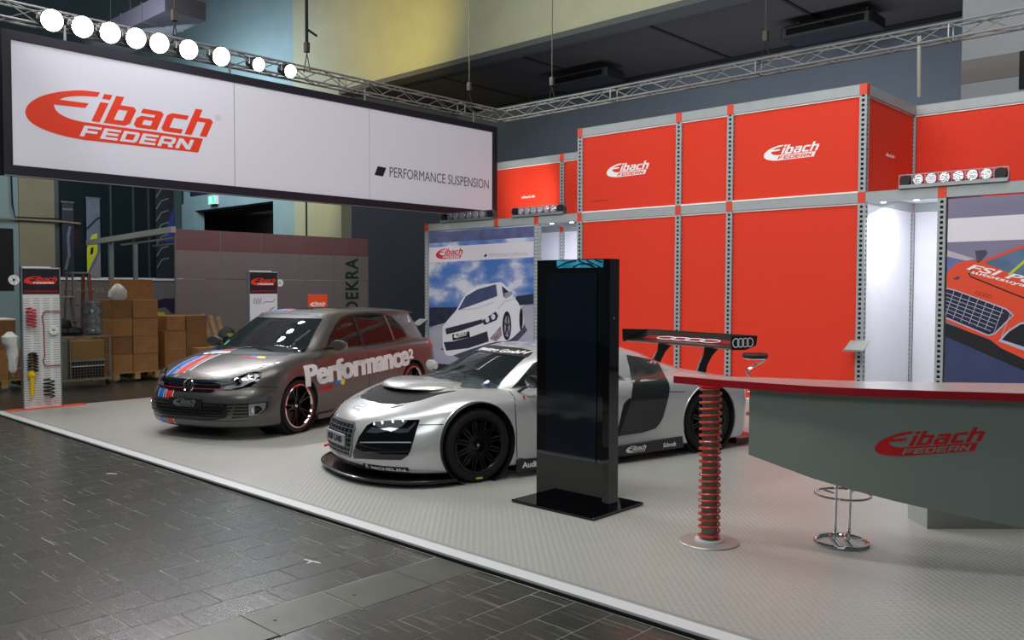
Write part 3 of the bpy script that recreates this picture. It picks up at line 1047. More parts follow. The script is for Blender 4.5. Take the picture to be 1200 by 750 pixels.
X1 = -1.58
M_PRED = P_('car_orange', (224, 74, 40))
rp([(-3.425, 2.30), (X1, 2.31), (X1, 2.62), (-3.425, 2.60)], 1, P_('band', (222, 216, 226)))
rp([(-3.425, 2.13), (-3.195, 2.06), (-3.36, 1.80), (-3.425, 1.80)], 1, P_('blue_kerb', (96, 110, 168)))
rp([(-3.425, 2.20), (-3.1, 2.08), (-3.2, 2.06), (-3.425, 2.12)], 2, P_('pale_kerb', (186, 176, 184)))
rp([(-3.425, .16), (X1, .16), (X1, .95), (-2.54, .86), (-3.425, 1.20)], 1, P_('road_blue', (52, 62, 100), noise=.15, nscale=2))
rp([(-3.425, 1.30), (-3.425, 1.9), (-3.384, 1.967), (-3.289, 2.045), (-3.10, 2.065), (-3.008, 2.064), (-2.579, 2.24), (X1, 2.28), (X1, .55), (-2.541, .85), (-2.787, .985)], 2, M_PRED)
rp([(-3.425, 1.27), (-2.911, 1.08), (-2.787, 0.98), (-2.541, 0.865), (X1, .50), (X1, .30), (-2.538, 0.722), (-3.425, 1.10)], 3, P_('black', (30, 30, 44)))
rp([(-3.0, 2.035), (-2.571, 2.205), (X1, 2.25), (X1, 1.50), (-2.562, 1.83)], 3, P_('screen', (86, 110, 142), noise=.3, nscale=3))
rp(line2d([(-2.72, 1.88), (-2.50, 2.10)], .03), 4, P_('lime', (196, 206, 90)))
rp([(-3.103, 2.185), (-2.98, 2.19), (-2.965, 2.15), (-3.024, 2.07), (-3.05, 2.04), (-3.08, 2.04), (-3.086, 2.10)], 4, P_('mirror_dark', (72, 66, 88)))
t = text2d('FSI Performance', .35, .02)
t = fit2d(t, 0, 0, 1, 1)
rp(([(-3.20 + a * 2.0 + b * .02, 1.955 + b * .075 - a * .52 * 1.0) for a, b in t[0]], t[1]), 4, M_WHITE, 'lettering')
t = fit2d(text2d('autotsuyama', .3, .02), 0, 0, 1, 1)
rp(([(-3.17 + a * .82, 1.90 + b * .05 - a * .24) for a, b in t[0]], t[1]), 4, M_WHITE, 'lettering')
rp(line2d([(-3.13, 1.95), (-3.168, 1.896), (-3.143, 1.861), (-2.653, 1.642), (-2.3, 1.5)], .016), 4, P_('black', (30, 30, 44)))
rp([(-3.349, 1.837), (-3.30, 1.865), (-3.265, 1.862), (-3.285, 1.828), (-3.341, 1.825)], 4, P_('mirror_dark', (72, 66, 88)))
rp([(-3.425, 1.72), (-3.33, 1.70), (-2.738, 1.470), (-2.655, 1.39), (-2.852, 1.155), (-2.927, 1.121), (-3.425, 1.33)], 3, P_('rim_light', (176, 180, 204)))
rp([(-3.425, 1.705), (-3.33, 1.685), (-2.745, 1.455), (-2.675, 1.388), (-2.862, 1.17), (-2.93, 1.140), (-3.425, 1.35)], 4, P_('grille_navy', (30, 30, 56)))
for k in range(1, 7):
    f = k / 7.0
    rp(line2d([(-3.425, 1.705 - f * .35), (-2.745 + f * (-.185), 1.455 - f * .315)], .008), 5, P_('rim_light', (176, 180, 204)))
for k in range(8):
    xx = -3.36 + k * .092
    rp(line2d([(xx + .03, 1.69 - k * .036), (xx - .07, 1.36 - k * .032 - (.03 if k > 5 else 0))], .007), 5, P_('rim_light', (176, 180, 204)))
for k in range(4):
    rp(ring2d(-3.06 + k * .045, 1.655 - k * .013, .03, .022, .006, 16), 5, P_('dark_orange', (176, 60, 44)))
rp([(-2.82, 1.066), (-2.72, 1.20), (-2.587, 1.301), (X1, 1.45), (X1, .72), (-2.544, 0.965)], 4, P_('rim_light', (176, 180, 204)))
rp([(-2.78, 1.085), (-2.70, 1.19), (-2.58, 1.28), (X1, 1.42), (X1, .78), (-2.54, 1.01)], 5, P_('black', (30, 30, 44)))


# ------------------------------------------------------------------ lamp bars standing on the lower beam
M_PAR = mat('reflector_glass', srgb(215, 215, 220), .12, .9, bump=.6, nscale=60)


def lamp_bar(label, x0, x1, n=8, rad_=.066, red=False):
    L = x1 - x0
    r = thing('lamp_bar', label, 'lamp bar', ((x0 + x1) / 2, YF - .02, ZB1), 0, 'lamp bars on the exhibition wall')
    MB().box(-L / 2, -.06, .0, L / 2, .06, .012).box(-L / 2, -.062, .0, L / 2, -.055, .045).obj('base_rail', M_ALU, r)
    MB().bar((-L / 2, -.03, .178), (L / 2, -.03, .178), .012).obj('top_rail', M_ALU, r)
    st = L / n
    for k in range(n + 1):
        x = -L / 2 + k * st
        MB().bar((x, -.03, .01), (x, -.03, .178), .006, .010).obj('divider', M_ALU, r)
    MB().box(-L / 2, .045, .01, L / 2, .05, .16).obj('back_plate', mat('red_filter', srgb(206, 50, 70), .4) if red else M_ALU, r)
    for k in range(n):
        x = -L / 2 + (k + .5) * st
        T = Matrix.Translation((x, -.03, .105)) @ Matrix.Rotation(PI / 2, 4, 'X')
        if k in (0, n - 1):
            MB().lathe([(0, .03), (rad_, .03), (rad_ + .004, .0), (rad_ + .004, -.05), (0, -.05)], 24, T).obj('end_cover', M_BLACK, r)
        else:
            b = MB().lathe([(rad_, .02), (rad_ * .94, .022), (rad_ * .80, -.012), (rad_ * .4, -.035), (0, -.04)], 24, T).obj('lamp', M_PAR, r)
            MB().lathe([(0, .004), (.030, .0), (.034, -.02)], 12, T).obj('bulb', mat('bulb_glass', srgb(245, 245, 250), .1, emit=(1, 1, 1, 1), estr=4), b)
    return r


lamp_bar('lamp bar with black end discs under the right end of the white sign', -12.98, -11.50)
lamp_bar('lamp bar with black end discs in front of the brightly lit red panel', -11.01, -9.75)
lamp_bar('lamp bar with black end discs above the white wall recess at right', -4.03, -2.75, red=True)
# small halogen lamps under the beams of the white cells
for lab, x in (('small halogen lamp under the beam at the left of the right recess', -4.28), ('small halogen lamp under the beam near the post of the right recess', -3.86),
               ('small halogen lamp under the beam beside the left poster', -10.16), ('small halogen lamp under the beam beside the first red panel', -9.70)):
    r = thing('halogen_lamp', lab, 'lamp', (x, YF + .10, ZB0 + .03))
    MB().lathe([(0, 0), (.025, 0), (.035, -.03), (.0, -.032)], 16).obj('bulb', M_SMALL_LAMP, r)
    MB().tube([(0, -.04, .02), (0, 0, .02)], .01, 8).obj('arm', M_CHROME, r)
light('cell_lamp', 'AREA', (-4.0, 12.35, 2.82), (-4.0, 13.1, 0), 26, (.95, .96, 1.0), .7, .9)
light('cell_lamp', 'AREA', (-10.6, 12.6, 2.82), (-10.9, 13.3, 0), 40, (.95, .96, 1.0), 1.4, .8)
light('bar_lamp', 'SPOT', (-11.5, 12.5, 3.10), (-12.25, 13.8, 3.75), 150, (1, .95, .88), .05, angle=62, blend=1)
# leaflet trays clamped to posts
for lab, x, y, z, s in (('small grey leaflet tray fixed to the post between the red panel and the white recess', -4.50, WY - .14, .93, 1),
                        ('small grey leaflet tray sticking out left of the poster post', -13.52, WY - .12, .99, -1)):
    r = thing('leaflet_tray', lab, 'tray', (x, y, z), 0, 'leaflet trays on the wall posts')
    T = Matrix.Rotation(rad(28), 4, 'X')
    MB().box(-.13, -.14, -.004, .13, .14, .004, T).box(-.13, -.146, -.004, .13, -.14, .03, T).obj('plate', mat('tray_grey', srgb(150, 156, 152), .5), r)
    MB().bar((0, .14, .02), (0, .02, -.01), .03, .02).obj('bracket', M_ALU, r)
# outlines of the features of both cars, metres in the plane of each car side or nose
FEAT = {
    'blade': [(-0.331, 1.053), (-0.414, 0.756), (-0.391, 0.598), (-0.244, 0.267), (-0.536, 0.274), (-0.714, 0.302), (-0.77, 0.349), (-0.81, 0.402), (-0.882, 0.6), (-0.898, 0.694), (-0.886, 0.746), (-0.748, 0.951), (-0.706, 0.983), (-0.506, 1.021)],
    'door': [(1.01, 0.785), (0.956, 0.72), (0.937, 0.458), (0.927, 0.171)],
    'intake': [(-0.377, 0.762), (-0.346, 0.639), (-0.272, 0.586), (-0.179, 0.27), (-0.317, 0.283), (-0.379, 0.604)],
    'reargap': [(-0.833, 0.667), (-1.076, 0.652)],
    'bumpergap': [(1.903, 0.553), (1.662, 0.537)],
    'lamp_box': [(-0.077, 0.411), (0.064, 0.462), (0.5, 0.539), (1.042, 0.615), (0.977, 0.514), (0.862, 0.331), (0.812, 0.279), (0.675, 0.219), (0.199, 0.141), (-0.398, 0.051), (-0.42, 0.106), (-0.267, 0.279)],
    'lamp': [(-0.098, 0.352), (-0.016, 0.419), (0.084, 0.457), (0.5, 0.532), (1.01, 0.607), (0.929, 0.528), (0.813, 0.479), (0.499, 0.445), (0.22, 0.398)],
    'reflector': [(-0.078, 0.347), (0.064, 0.415), (0.258, 0.426), (0.463, 0.467), (0.676, 0.485), (0.813, 0.505), (0.978, 0.592), (0.978, 0.571), (0.829, 0.478), (0.641, 0.443), (0.408, 0.425), (0.181, 0.376)],
    'slat_a': [(-0.225, 0.232), (0.314, 0.315), (0.879, 0.402)],
    'slat_b': [(-0.354, 0.121), (0.314, 0.23), (0.812, 0.315)],
    'G_lamp': [(0.185, 0.533), (0.224, 0.593), (0.411, 0.68), (0.595, 0.741), (0.716, 0.765), (0.799, 0.754), (0.787, 0.706), (0.739, 0.657), (0.642, 0.595), (0.471, 0.557), (0.323, 0.53)],
    'G_lampfar': [(-0.713, 0.558), (-0.658, 0.631), (-0.632, 0.582), (-0.647, 0.511)],
    'G_refl': [(0.248, 0.546), (0.298, 0.583), (0.422, 0.608), (0.472, 0.654), (0.595, 0.717), (0.715, 0.741), (0.763, 0.715), (0.666, 0.653), (0.532, 0.589), (0.348, 0.546)],
    'G_lens1': [(0.455, 0.639), (0.662, 0.705)],
    'G_grille': [(-0.436, 0.66), (-0.152, 0.659), (0.163, 0.654), (0.385, 0.641), (0.372, 0.564), (0.036, 0.533), (-0.282, 0.55), (-0.451, 0.581)],
    'G_badge': [(-0.072, 0.603), (-0.161, 0.598), (0.017, 0.607)],
    'G_plate': [(-0.276, 0.48), (0.141, 0.474), (0.127, 0.359), (-0.29, 0.383)],
    'G_lowerg': [(-0.458, 0.441), (0.103, 0.396), (0.386, 0.403), (0.335, 0.258), (-0.088, 0.24), (-0.383, 0.28), (-0.447, 0.334)],
    'G_fog': [(0.464, 0.409), (0.812, 0.429), (0.812, 0.363), (0.751, 0.284), (0.438, 0.236)],
    'G_foglamp': [(0.643, 0.416), (0.774, 0.414), (0.762, 0.338), (0.713, 0.278), (0.629, 0.263)],
    'G_stripeb': [(-0.425, 0.543), (-0.347, 0.543), (-0.375, 0.404), (-0.466, 0.419)],
    'G_striper': [(-0.283, 0.536), (-0.167, 0.532), (-0.22, 0.467), (-0.322, 0.476)],
    'G_stripeb2': [(-0.43, 0.245), (-0.352, 0.24), (-0.353, 0.167), (-0.431, 0.186)],
    'G_striper2': [(-0.313, 0.233), (-0.21, 0.23), (-0.211, 0.171), (-0.314, 0.164)],
    'G_hoodb': [(3.37, 0.993), (3.378, 1.065), (2.525, 0.362), (1.743, -0.246), (1.669, -0.37), (2.467, 0.256)],
    'G_hoodr': [(3.455, 1.164), (3.431, 1.213), (2.562, 0.506), (1.628, -0.147), (1.612, -0.254), (2.517, 0.378)],
    'G_ws': [(0.93, 0.935), (0.502, 1.337)],
    'G_wsl': [(1.083, 0.926), (0.189, 1.296)],
    'G_dlo': [(0.613, 0.98), (0.471, 1.112), (0.252, 1.265), (-0.032, 1.345), (-0.107, 0.915), (-0.169, 1.353), (-0.642, 1.37), (-0.969, 1.338), (-1.242, 0.955), (-0.812, 0.931), (-0.727, 1.362)],
    'G_text': [(1.203, 0.74), (1.141, 0.513), (-1.132, 0.82), (-1.249, 0.715)],
    'G_sup': [(-1.125, 0.808), (-1.29, 0.687)],
    'G_spon': [(0.961, 0.494), (0.689, 0.423), (0.635, 0.512), (0.475, 0.442)],
    'G_door': [(0.977, 0.936), (1.027, 0.807), (1.048, 0.349), (1.082, 0.211), (0.122, 0.923), (0.008, 0.56), (-0.108, 0.211), (-0.567, 0.926), (-0.964, 0.771)],
    'G_handle': [(0.156, 0.816), (-0.057, 0.778), (-0.68, 0.873), (-0.857, 0.826)],
    'G_mirror': [(1.083, 0.955), (0.983, 1.03), (0.588, 0.944)],
    'G_arch': [(1.755, 0.29), (1.724, 0.478), (1.576, 0.587), (1.379, 0.626), (1.191, 0.568), (1.048, 0.349)],
    'G_rarch': [(-0.85, 0.6), (-0.963, 0.663), (-1.195, 0.682), (-1.386, 0.63), (-1.533, 0.418)],
    'G_roof': [(0.472, 1.322), (0.168, 1.379), (-0.21, 1.422), (-0.821, 1.415), (-1.494, 1.364), (-1.709, 1.308), (-1.881, 1.173), (-2.238, 0.867), (-2.37, 0.658)],
    'G_tail': [(-1.676, 0.894), (-1.801, 0.887), (-1.877, 0.767), (-1.725, 0.776)],
    'G_hood0': [(2.151, 0.69), (2.009, 0.802), (1.741, 0.928)],
    'G_hoodL': [(1.867, 0.646), (1.668, 0.78), (1.321, 0.91), (1.075, 0.937)],
    'G_stick': [(1.904, 0.523), (1.772, 0.528), (2.094, 0.892), (2.45, 1.1), (2.514, 0.966), (2.76, 1.319)],
    'G_sill': [(1.036, 0.163), (-0.123, 0.209)],
}
# ------------------------------------------------------------------ car body tools
def pchip(xs, ys, x):
    """monotone smooth interpolation"""
    xs = np.asarray(xs, float)
    ys = np.asarray(ys, float)
    if xs[0] > xs[-1]:
        xs, ys = xs[::-1], ys[::-1]
    n = len(xs)
    if n == 2:
        return np.interp(x, xs, ys)
    h = np.diff(xs)
    d = np.diff(ys) / h
    m = np.zeros(n)
    for i in range(1, n - 1):
        if d[i - 1] * d[i] > 0:
            w1, w2 = 2 * h[i] + h[i - 1], h[i] + 2 * h[i - 1]
            m[i] = (w1 + w2) / (w1 / d[i - 1] + w2 / d[i])
    m[0], m[-1] = d[0], d[-1]
    x = np.clip(x, xs[0], xs[-1])
    i = np.clip(np.searchsorted(xs, x) - 1, 0, n - 2)
    t = (x - xs[i]) / h[i]
    return ((2 * t ** 3 - 3 * t ** 2 + 1) * ys[i] + (t ** 3 - 2 * t ** 2 + t) * h[i] * m[i]
            + (-2 * t ** 3 + 3 * t ** 2) * ys[i + 1] + (t ** 3 - t ** 2) * h[i] * m[i + 1])


def curve_of(spec):
    if isinstance(spec, (int, float)):
        return lambda x: np.full(np.shape(x), float(spec))
    xs = [p[0] for p in spec]
    ys = [p[1] for p in spec]
    return lambda x: pchip(xs, ys, np.asarray(x, float))


def ring_of(lv, NF=22, NS=60, NR=16):
    xf, xr, W, Z = lv['xf'], lv['xr'], curve_of(lv['w']), curve_of(lv['z'])
    cf, cr, nf, nr = lv.get('cf', 0.5), lv.get('cr', 0.35), lv.get('nf', 2.4), lv.get('nr', 2.8)
    a = np.linspace(0, PI / 2, NF + 1)
    x1 = (xf - cf) + cf * np.cos(a) ** (2 / nf)
    y1 = np.sin(a) ** (2 / nf)
    x2 = np.linspace(xf - cf, xr + cr, NS + 1)[1:]
    y2 = np.ones(NS)
    b = np.linspace(PI / 2, 0, NR + 1)[1:]
    x3 = (xr + cr) - cr * np.cos(b) ** (2 / nr)
    y3 = np.sin(b) ** (2 / nr)
    x = np.concatenate([x1, x2, x3])
    y = np.concatenate([y1, y2, y3])
    y = y * W(x)
    y[0] = 0
    y[-1] = 0
    return np.stack([x, y, Z(x)], 1)


def body_mesh(name, levels, crown, humps=(), rows=14, sub=5, bottom=True, us=None, p=2.0):
    rings = np.array([ring_of(l) for l in levels])
    L = len(levels)
    us = us or list(range(L))
    M = (L - 1) * sub
    uu = np.linspace(us[0], us[-1], M + 1)
    R = np.zeros((M + 1,) + rings.shape[1:])
    for c in range(rings.shape[1]):
        for k in range(3):
            R[:, c, k] = pchip(us, rings[:, c, k], uu)
    top = R[-1]
    crf = curve_of(crown)
    N = top.shape[0]
    rowsl = [R[j] for j in range(M + 1)]
    for k in range(1, rows + 1):
        f = k / rows
        y = top[:, 1] * (1 - f)
        z = top[:, 2] + crf(top[:, 0]) * (1 - (1 - f) ** p)
        q = np.stack([top[:, 0], y, z], 1)
        rowsl.append(q)
    G = np.array(rowsl)
    nt = M + 1
    for (hx, hy, sx, sy, hz) in humps:
        g = np.exp(-((G[M:, :, 0] - hx) / sx) ** 2 - ((G[M:, :, 1] - hy) / sy) ** 2) * hz
        G[M:, :, 2] += g
        # blend the hump down the uppermost side rows
        for j in range(1, sub + 1):
            w = 1 - j / (sub + 1.0)
            G[M - j, :, 2] += g[0] * w
    if bottom:
        bot = [np.stack([R[0][:, 0], R[0][:, 1] * (1 - k / 4), R[0][:, 2]], 1) for k in (4, 3, 2, 1)]
        G = np.concatenate([np.array(bot), G])
    J = G.shape[0]
    mb = MB()
    for sgn in (1, -1):
        vs_ = [(float(a[0]), float(a[1]) * sgn, float(a[2])) for row in G for a in row]
        fs = []
        for j in range(J - 1):
            for i in range(N - 1):
                q = (j * N + i, j * N + i + 1, (j + 1) * N + i + 1, (j + 1) * N + i)
                fs.append(q if sgn > 0 else q[::-1])
        mb.add(vs_, fs, True)
    me = bpy.data.meshes.new(name)
    me.from_pydata(mb.v, [], mb.f)
    bm = bmesh.new()
    bm.from_mesh(me)
    bmesh.ops.remove_doubles(bm, verts=bm.verts, dist=2e-4)
    bmesh.ops.dissolve_degenerate(bm, edges=bm.edges, dist=1e-5)
    bmesh.ops.recalc_face_normals(bm, faces=bm.faces)
    bm.to_mesh(me)
    bm.free()
    me.shade_smooth()
    return me


def bvh_of(*meshes):
    v, f = [], []
    for me in meshes:
        o = len(v)
        v += [p.co.copy() for p in me.vertices]
        f += [[i + o for i in q.vertices] for q in me.polygons]
    return BVHTree.FromPolygons(v, f)


def cut(o, cutters, op='DIFFERENCE', solver='EXACT'):
    """boolean of object o's mesh with MB solids"""
    for c in cutters:
        me = c if isinstance(c, bpy.types.Mesh) else c.mesh('cutter', None)
        co = bpy.data.objects.new('cutter', me)
        COL.objects.link(co)
        md = o.modifiers.new('b', 'BOOLEAN')
        md.operation = op
        md.object = co
        md.solver = solver
        bpy.context.view_layer.update()
        new = bpy.data.meshes.new_from_object(o.evaluated_get(bpy.context.evaluated_depsgraph_get()))
        o.modifiers.clear()
        old = o.data
        o.data = new
        bpy.data.meshes.remove(old)
        bpy.data.objects.remove(co)
    return o


def patch(name, fl, bvh, m, parent, plane, off=0.003, eye=None, direc=None, cell=0.05, th=0.006, mirror=False,
          far=3.0, flipcheck=None, smooth=True):
    """Panel laid on a curved body. fl: flat shape in (a,b) of the plane ('x',c)->(y,z), ('y',c)->(x,z), ('z',c)->(x,y).
    Every point is carried along the direction (or away from the point eye) to the body and lifted by off."""
    ax, c = plane

    def P(q):
        if ax == 'x':
            return Vector((c, q[0], q[1]))
        if ax == 'y':
            return Vector((q[0], c, q[1]))
        return Vector((q[0], q[1], c))
    bm = bmesh.new()
    vs_ = [bm.verts.new((p[0], p[1], 0)) for p in fl[0]]
    for q in fl[1]:
        if len(set(q)) < 3:
            continue
        try:
            bm.faces.new([vs_[i] for i in q])
        except ValueError:
            pass
    bmesh.ops.remove_doubles(bm, verts=bm.verts, dist=1e-5)
    xs = [p[0] for p in fl[0]]
    ys = [p[1] for p in fl[0]]
    for k in range(int(math.floor(min(xs) / cell)), int(math.ceil(max(xs) / cell)) + 1):
        bmesh.ops.bisect_plane(bm, geom=bm.verts[:] + bm.edges[:] + bm.faces[:], plane_co=(k * cell, 0, 0), plane_no=(1, 0, 0), dist=1e-5)
    for k in range(int(math.floor(min(ys) / cell)), int(math.ceil(max(ys) / cell)) + 1):
        bmesh.ops.bisect_plane(bm, geom=bm.verts[:] + bm.edges[:] + bm.faces[:], plane_co=(0, k * cell, 0), plane_no=(0, 1, 0), dist=1e-5)
    nor = {}
    bad = []
    dirs = Vector((0, 0, 0))
    for v in bm.verts:
        p = P((v.co.x, v.co.y))
        if eye is not None:
            d = (p - Vector(eye)).normalized()
        elif direc is not None:
            d = Vector(direc).normalized()
        else:
            d = {'x': Vector((-1, 0, 0)), 'y': Vector((0, -1, 0)), 'z': Vector((0, 0, -1))}[ax]
        h, n, i, dist = bvh.ray_cast(p - d * far, d, far * 2.5)
        if h is None:
            h, n, i, dist = bvh.find_nearest(p)
        if n.dot(d) > 0:
            n = -n
        dirs += d
        v.co = h + n * off
        nor[v] = n
    bnd = [e for e in bm.edges if len(e.link_faces) == 1]
    if th > 0:
        pair = {v: nor[v] for v in {v for e in bnd for v in e.verts}}
        keep = {v: v.co.copy() for v in pair}
        r = bmesh.ops.extrude_edge_only(bm, edges=bnd)
        for v in [g for g in r['geom'] if isinstance(g, bmesh.types.BMVert)]:
            # nearest source
            best = None
            for e in v.link_edges:
                w = e.other_vert(v)
                if w in pair and (w.co - v.co).length < 1e-7:
                    best = w
                    break
            if best is not None:
                v.co = v.co - pair[best] * th
    top = [f for f in bm.faces if all(v in nor for v in f.verts)]
    s = 0.0
    bm.normal_update()
    for f in top:
        s += f.normal.dot(nor[f.verts[0]]) * f.calc_area()
    bmesh.ops.recalc_face_normals(bm, faces=bm.faces)
    bm.normal_update()
    s = sum(f.normal.dot(nor[f.verts[0]]) * f.calc_area() for f in top)
    if s < 0:
        bmesh.ops.reverse_faces(bm, faces=bm.faces)
    outs = []
    for sg in ((1, -1) if mirror else (1,)):
        me = bpy.data.meshes.new(name)
        if sg < 0:
            bm2 = bm.copy()
            for v in bm2.verts:
                v.co.y = -v.co.y
            bmesh.ops.reverse_faces(bm2, faces=bm2.faces)
            bm2.to_mesh(me)
            bm2.free()
        else:
            bm.to_mesh(me)
        if smooth:
            me.shade_smooth()
            me.set_sharp_from_angle(angle=rad(50))
        me.materials.append(m)
        o = bpy.data.objects.new(name, me)
        COL.objects.link(o)
        o.parent = parent
        outs.append(o)
    bm.free()
    return outs


def sill_line(pts, w):
    return line2d(pts, w)


def make_wheel(parent, x, y, r, rim_r, width, spokes, m_spoke, m_lip=None, twin=True, ring_red=False, hubm=None, depth=0.05):
    """wheel whose outer face looks along +y (y>0) or -y"""
    s = 1 if y > 0 else -1
    T = Matrix.Translation((x, y, r)) @ Matrix.Rotation(-PI / 2 * s, 4, 'X')   # local z = outwards
    w = width
    sh = 0.022
    prof = [(rim_r, -w), (r - sh, -w - 0.0), (r - 0.004, -w + sh), (r, -w + 0.05), (r, -0.05), (r - 0.004, -sh), (r - sh, 0.0),
            (rim_r + 0.045, 0.008), (rim_r + 0.012, 0.004), (rim_r, -0.008)]
    t = MB().lathe(prof, 56, T, closed=True).obj('wheel', M_RUBBER, parent, angle=40)
    MB().lathe([(rim_r - 0.020, -0.010), (rim_r - 0.03, -w * 0.8), (rim_r - 0.02, -w * 0.8), (rim_r + 0.0, -0.012)], 48, T, closed=True).obj('rim_barrel', m_spoke, t)
    lip = MB().lathe([(rim_r + 0.004, 0.004), (rim_r - 0.012, 0.008), (rim_r - 0.022, -0.010), (rim_r + 0.002, -0.012)], 48, T, closed=True)
    lip.obj('rim', m_lip or m_spoke, t)
    if ring_red:
        MB().lathe([(rim_r + 0.009, 0.006), (rim_r + 0.009, 0.0095), (rim_r + 0.0055, 0.0095), (rim_r + 0.0055, 0.006)], 48, T, closed=True).obj('pinstripe', M_DARK_RED, t)
    sp = MB()
    for k in range(spokes):
        for q in ((-1, 1) if twin else (0,)):
            a0 = 2 * PI * k / spokes + q * 0.10
            a1 = 2 * PI * k / spokes + q * 0.20
            p0 = T @ Vector((0.055 * math.cos(a0), 0.055 * math.sin(a0), -depth * 0.7))
            pm = T @ Vector((rim_r * .6 * math.cos((a0 + a1) / 2), rim_r * .6 * math.sin((a0 + a1) / 2), -depth * 0.45))
            p1 = T @ Vector(((rim_r - 0.02) * math.cos(a1), (rim_r - 0.02) * math.sin(a1), -0.012))
            nrm = T.to_3x3() @ Vector((0, 0, 1))
            sp.bar(p0, pm, 0.020, 0.022, up=nrm)
            sp.bar(pm, p1, 0.016, 0.020, up=nrm)
    sp.obj('spokes', m_spoke, t)
    MB().lathe([(0.0, -0.01 - depth * .5), (0.045, -0.012 - depth * .5), (0.072, -0.03 - depth * .5), (0.075, -0.07 - depth)], 24, T).obj('hub', m_spoke, t)
    MB().lathe([(0.0, 0.0 - depth * .5), (0.014, -0.002 - depth * .5), (0.02, -0.014 - depth * .5)], 16, T).obj('hub_cap', hubm or M_CHROME, t)
    MB().lathe([(0.0, -0.11), (rim_r * 0.78, -0.11), (rim_r * 0.78, -0.13), (0.0, -0.13)], 36, T).obj('brake_disc', mat('brake_iron', srgb(70, 70, 72), 0.35, 0.9), t)
    MB().lathe([(0.0, -w * 0.85), (rim_r - 0.01, -w * 0.85)], 24, T).obj('wheel_backing', M_DARK, t)
    return t
# ------------------------------------------------------------------ silver racing coupe


M_GRILLE = mat('grille_satin', srgb(122, 124, 130), .3, .4)


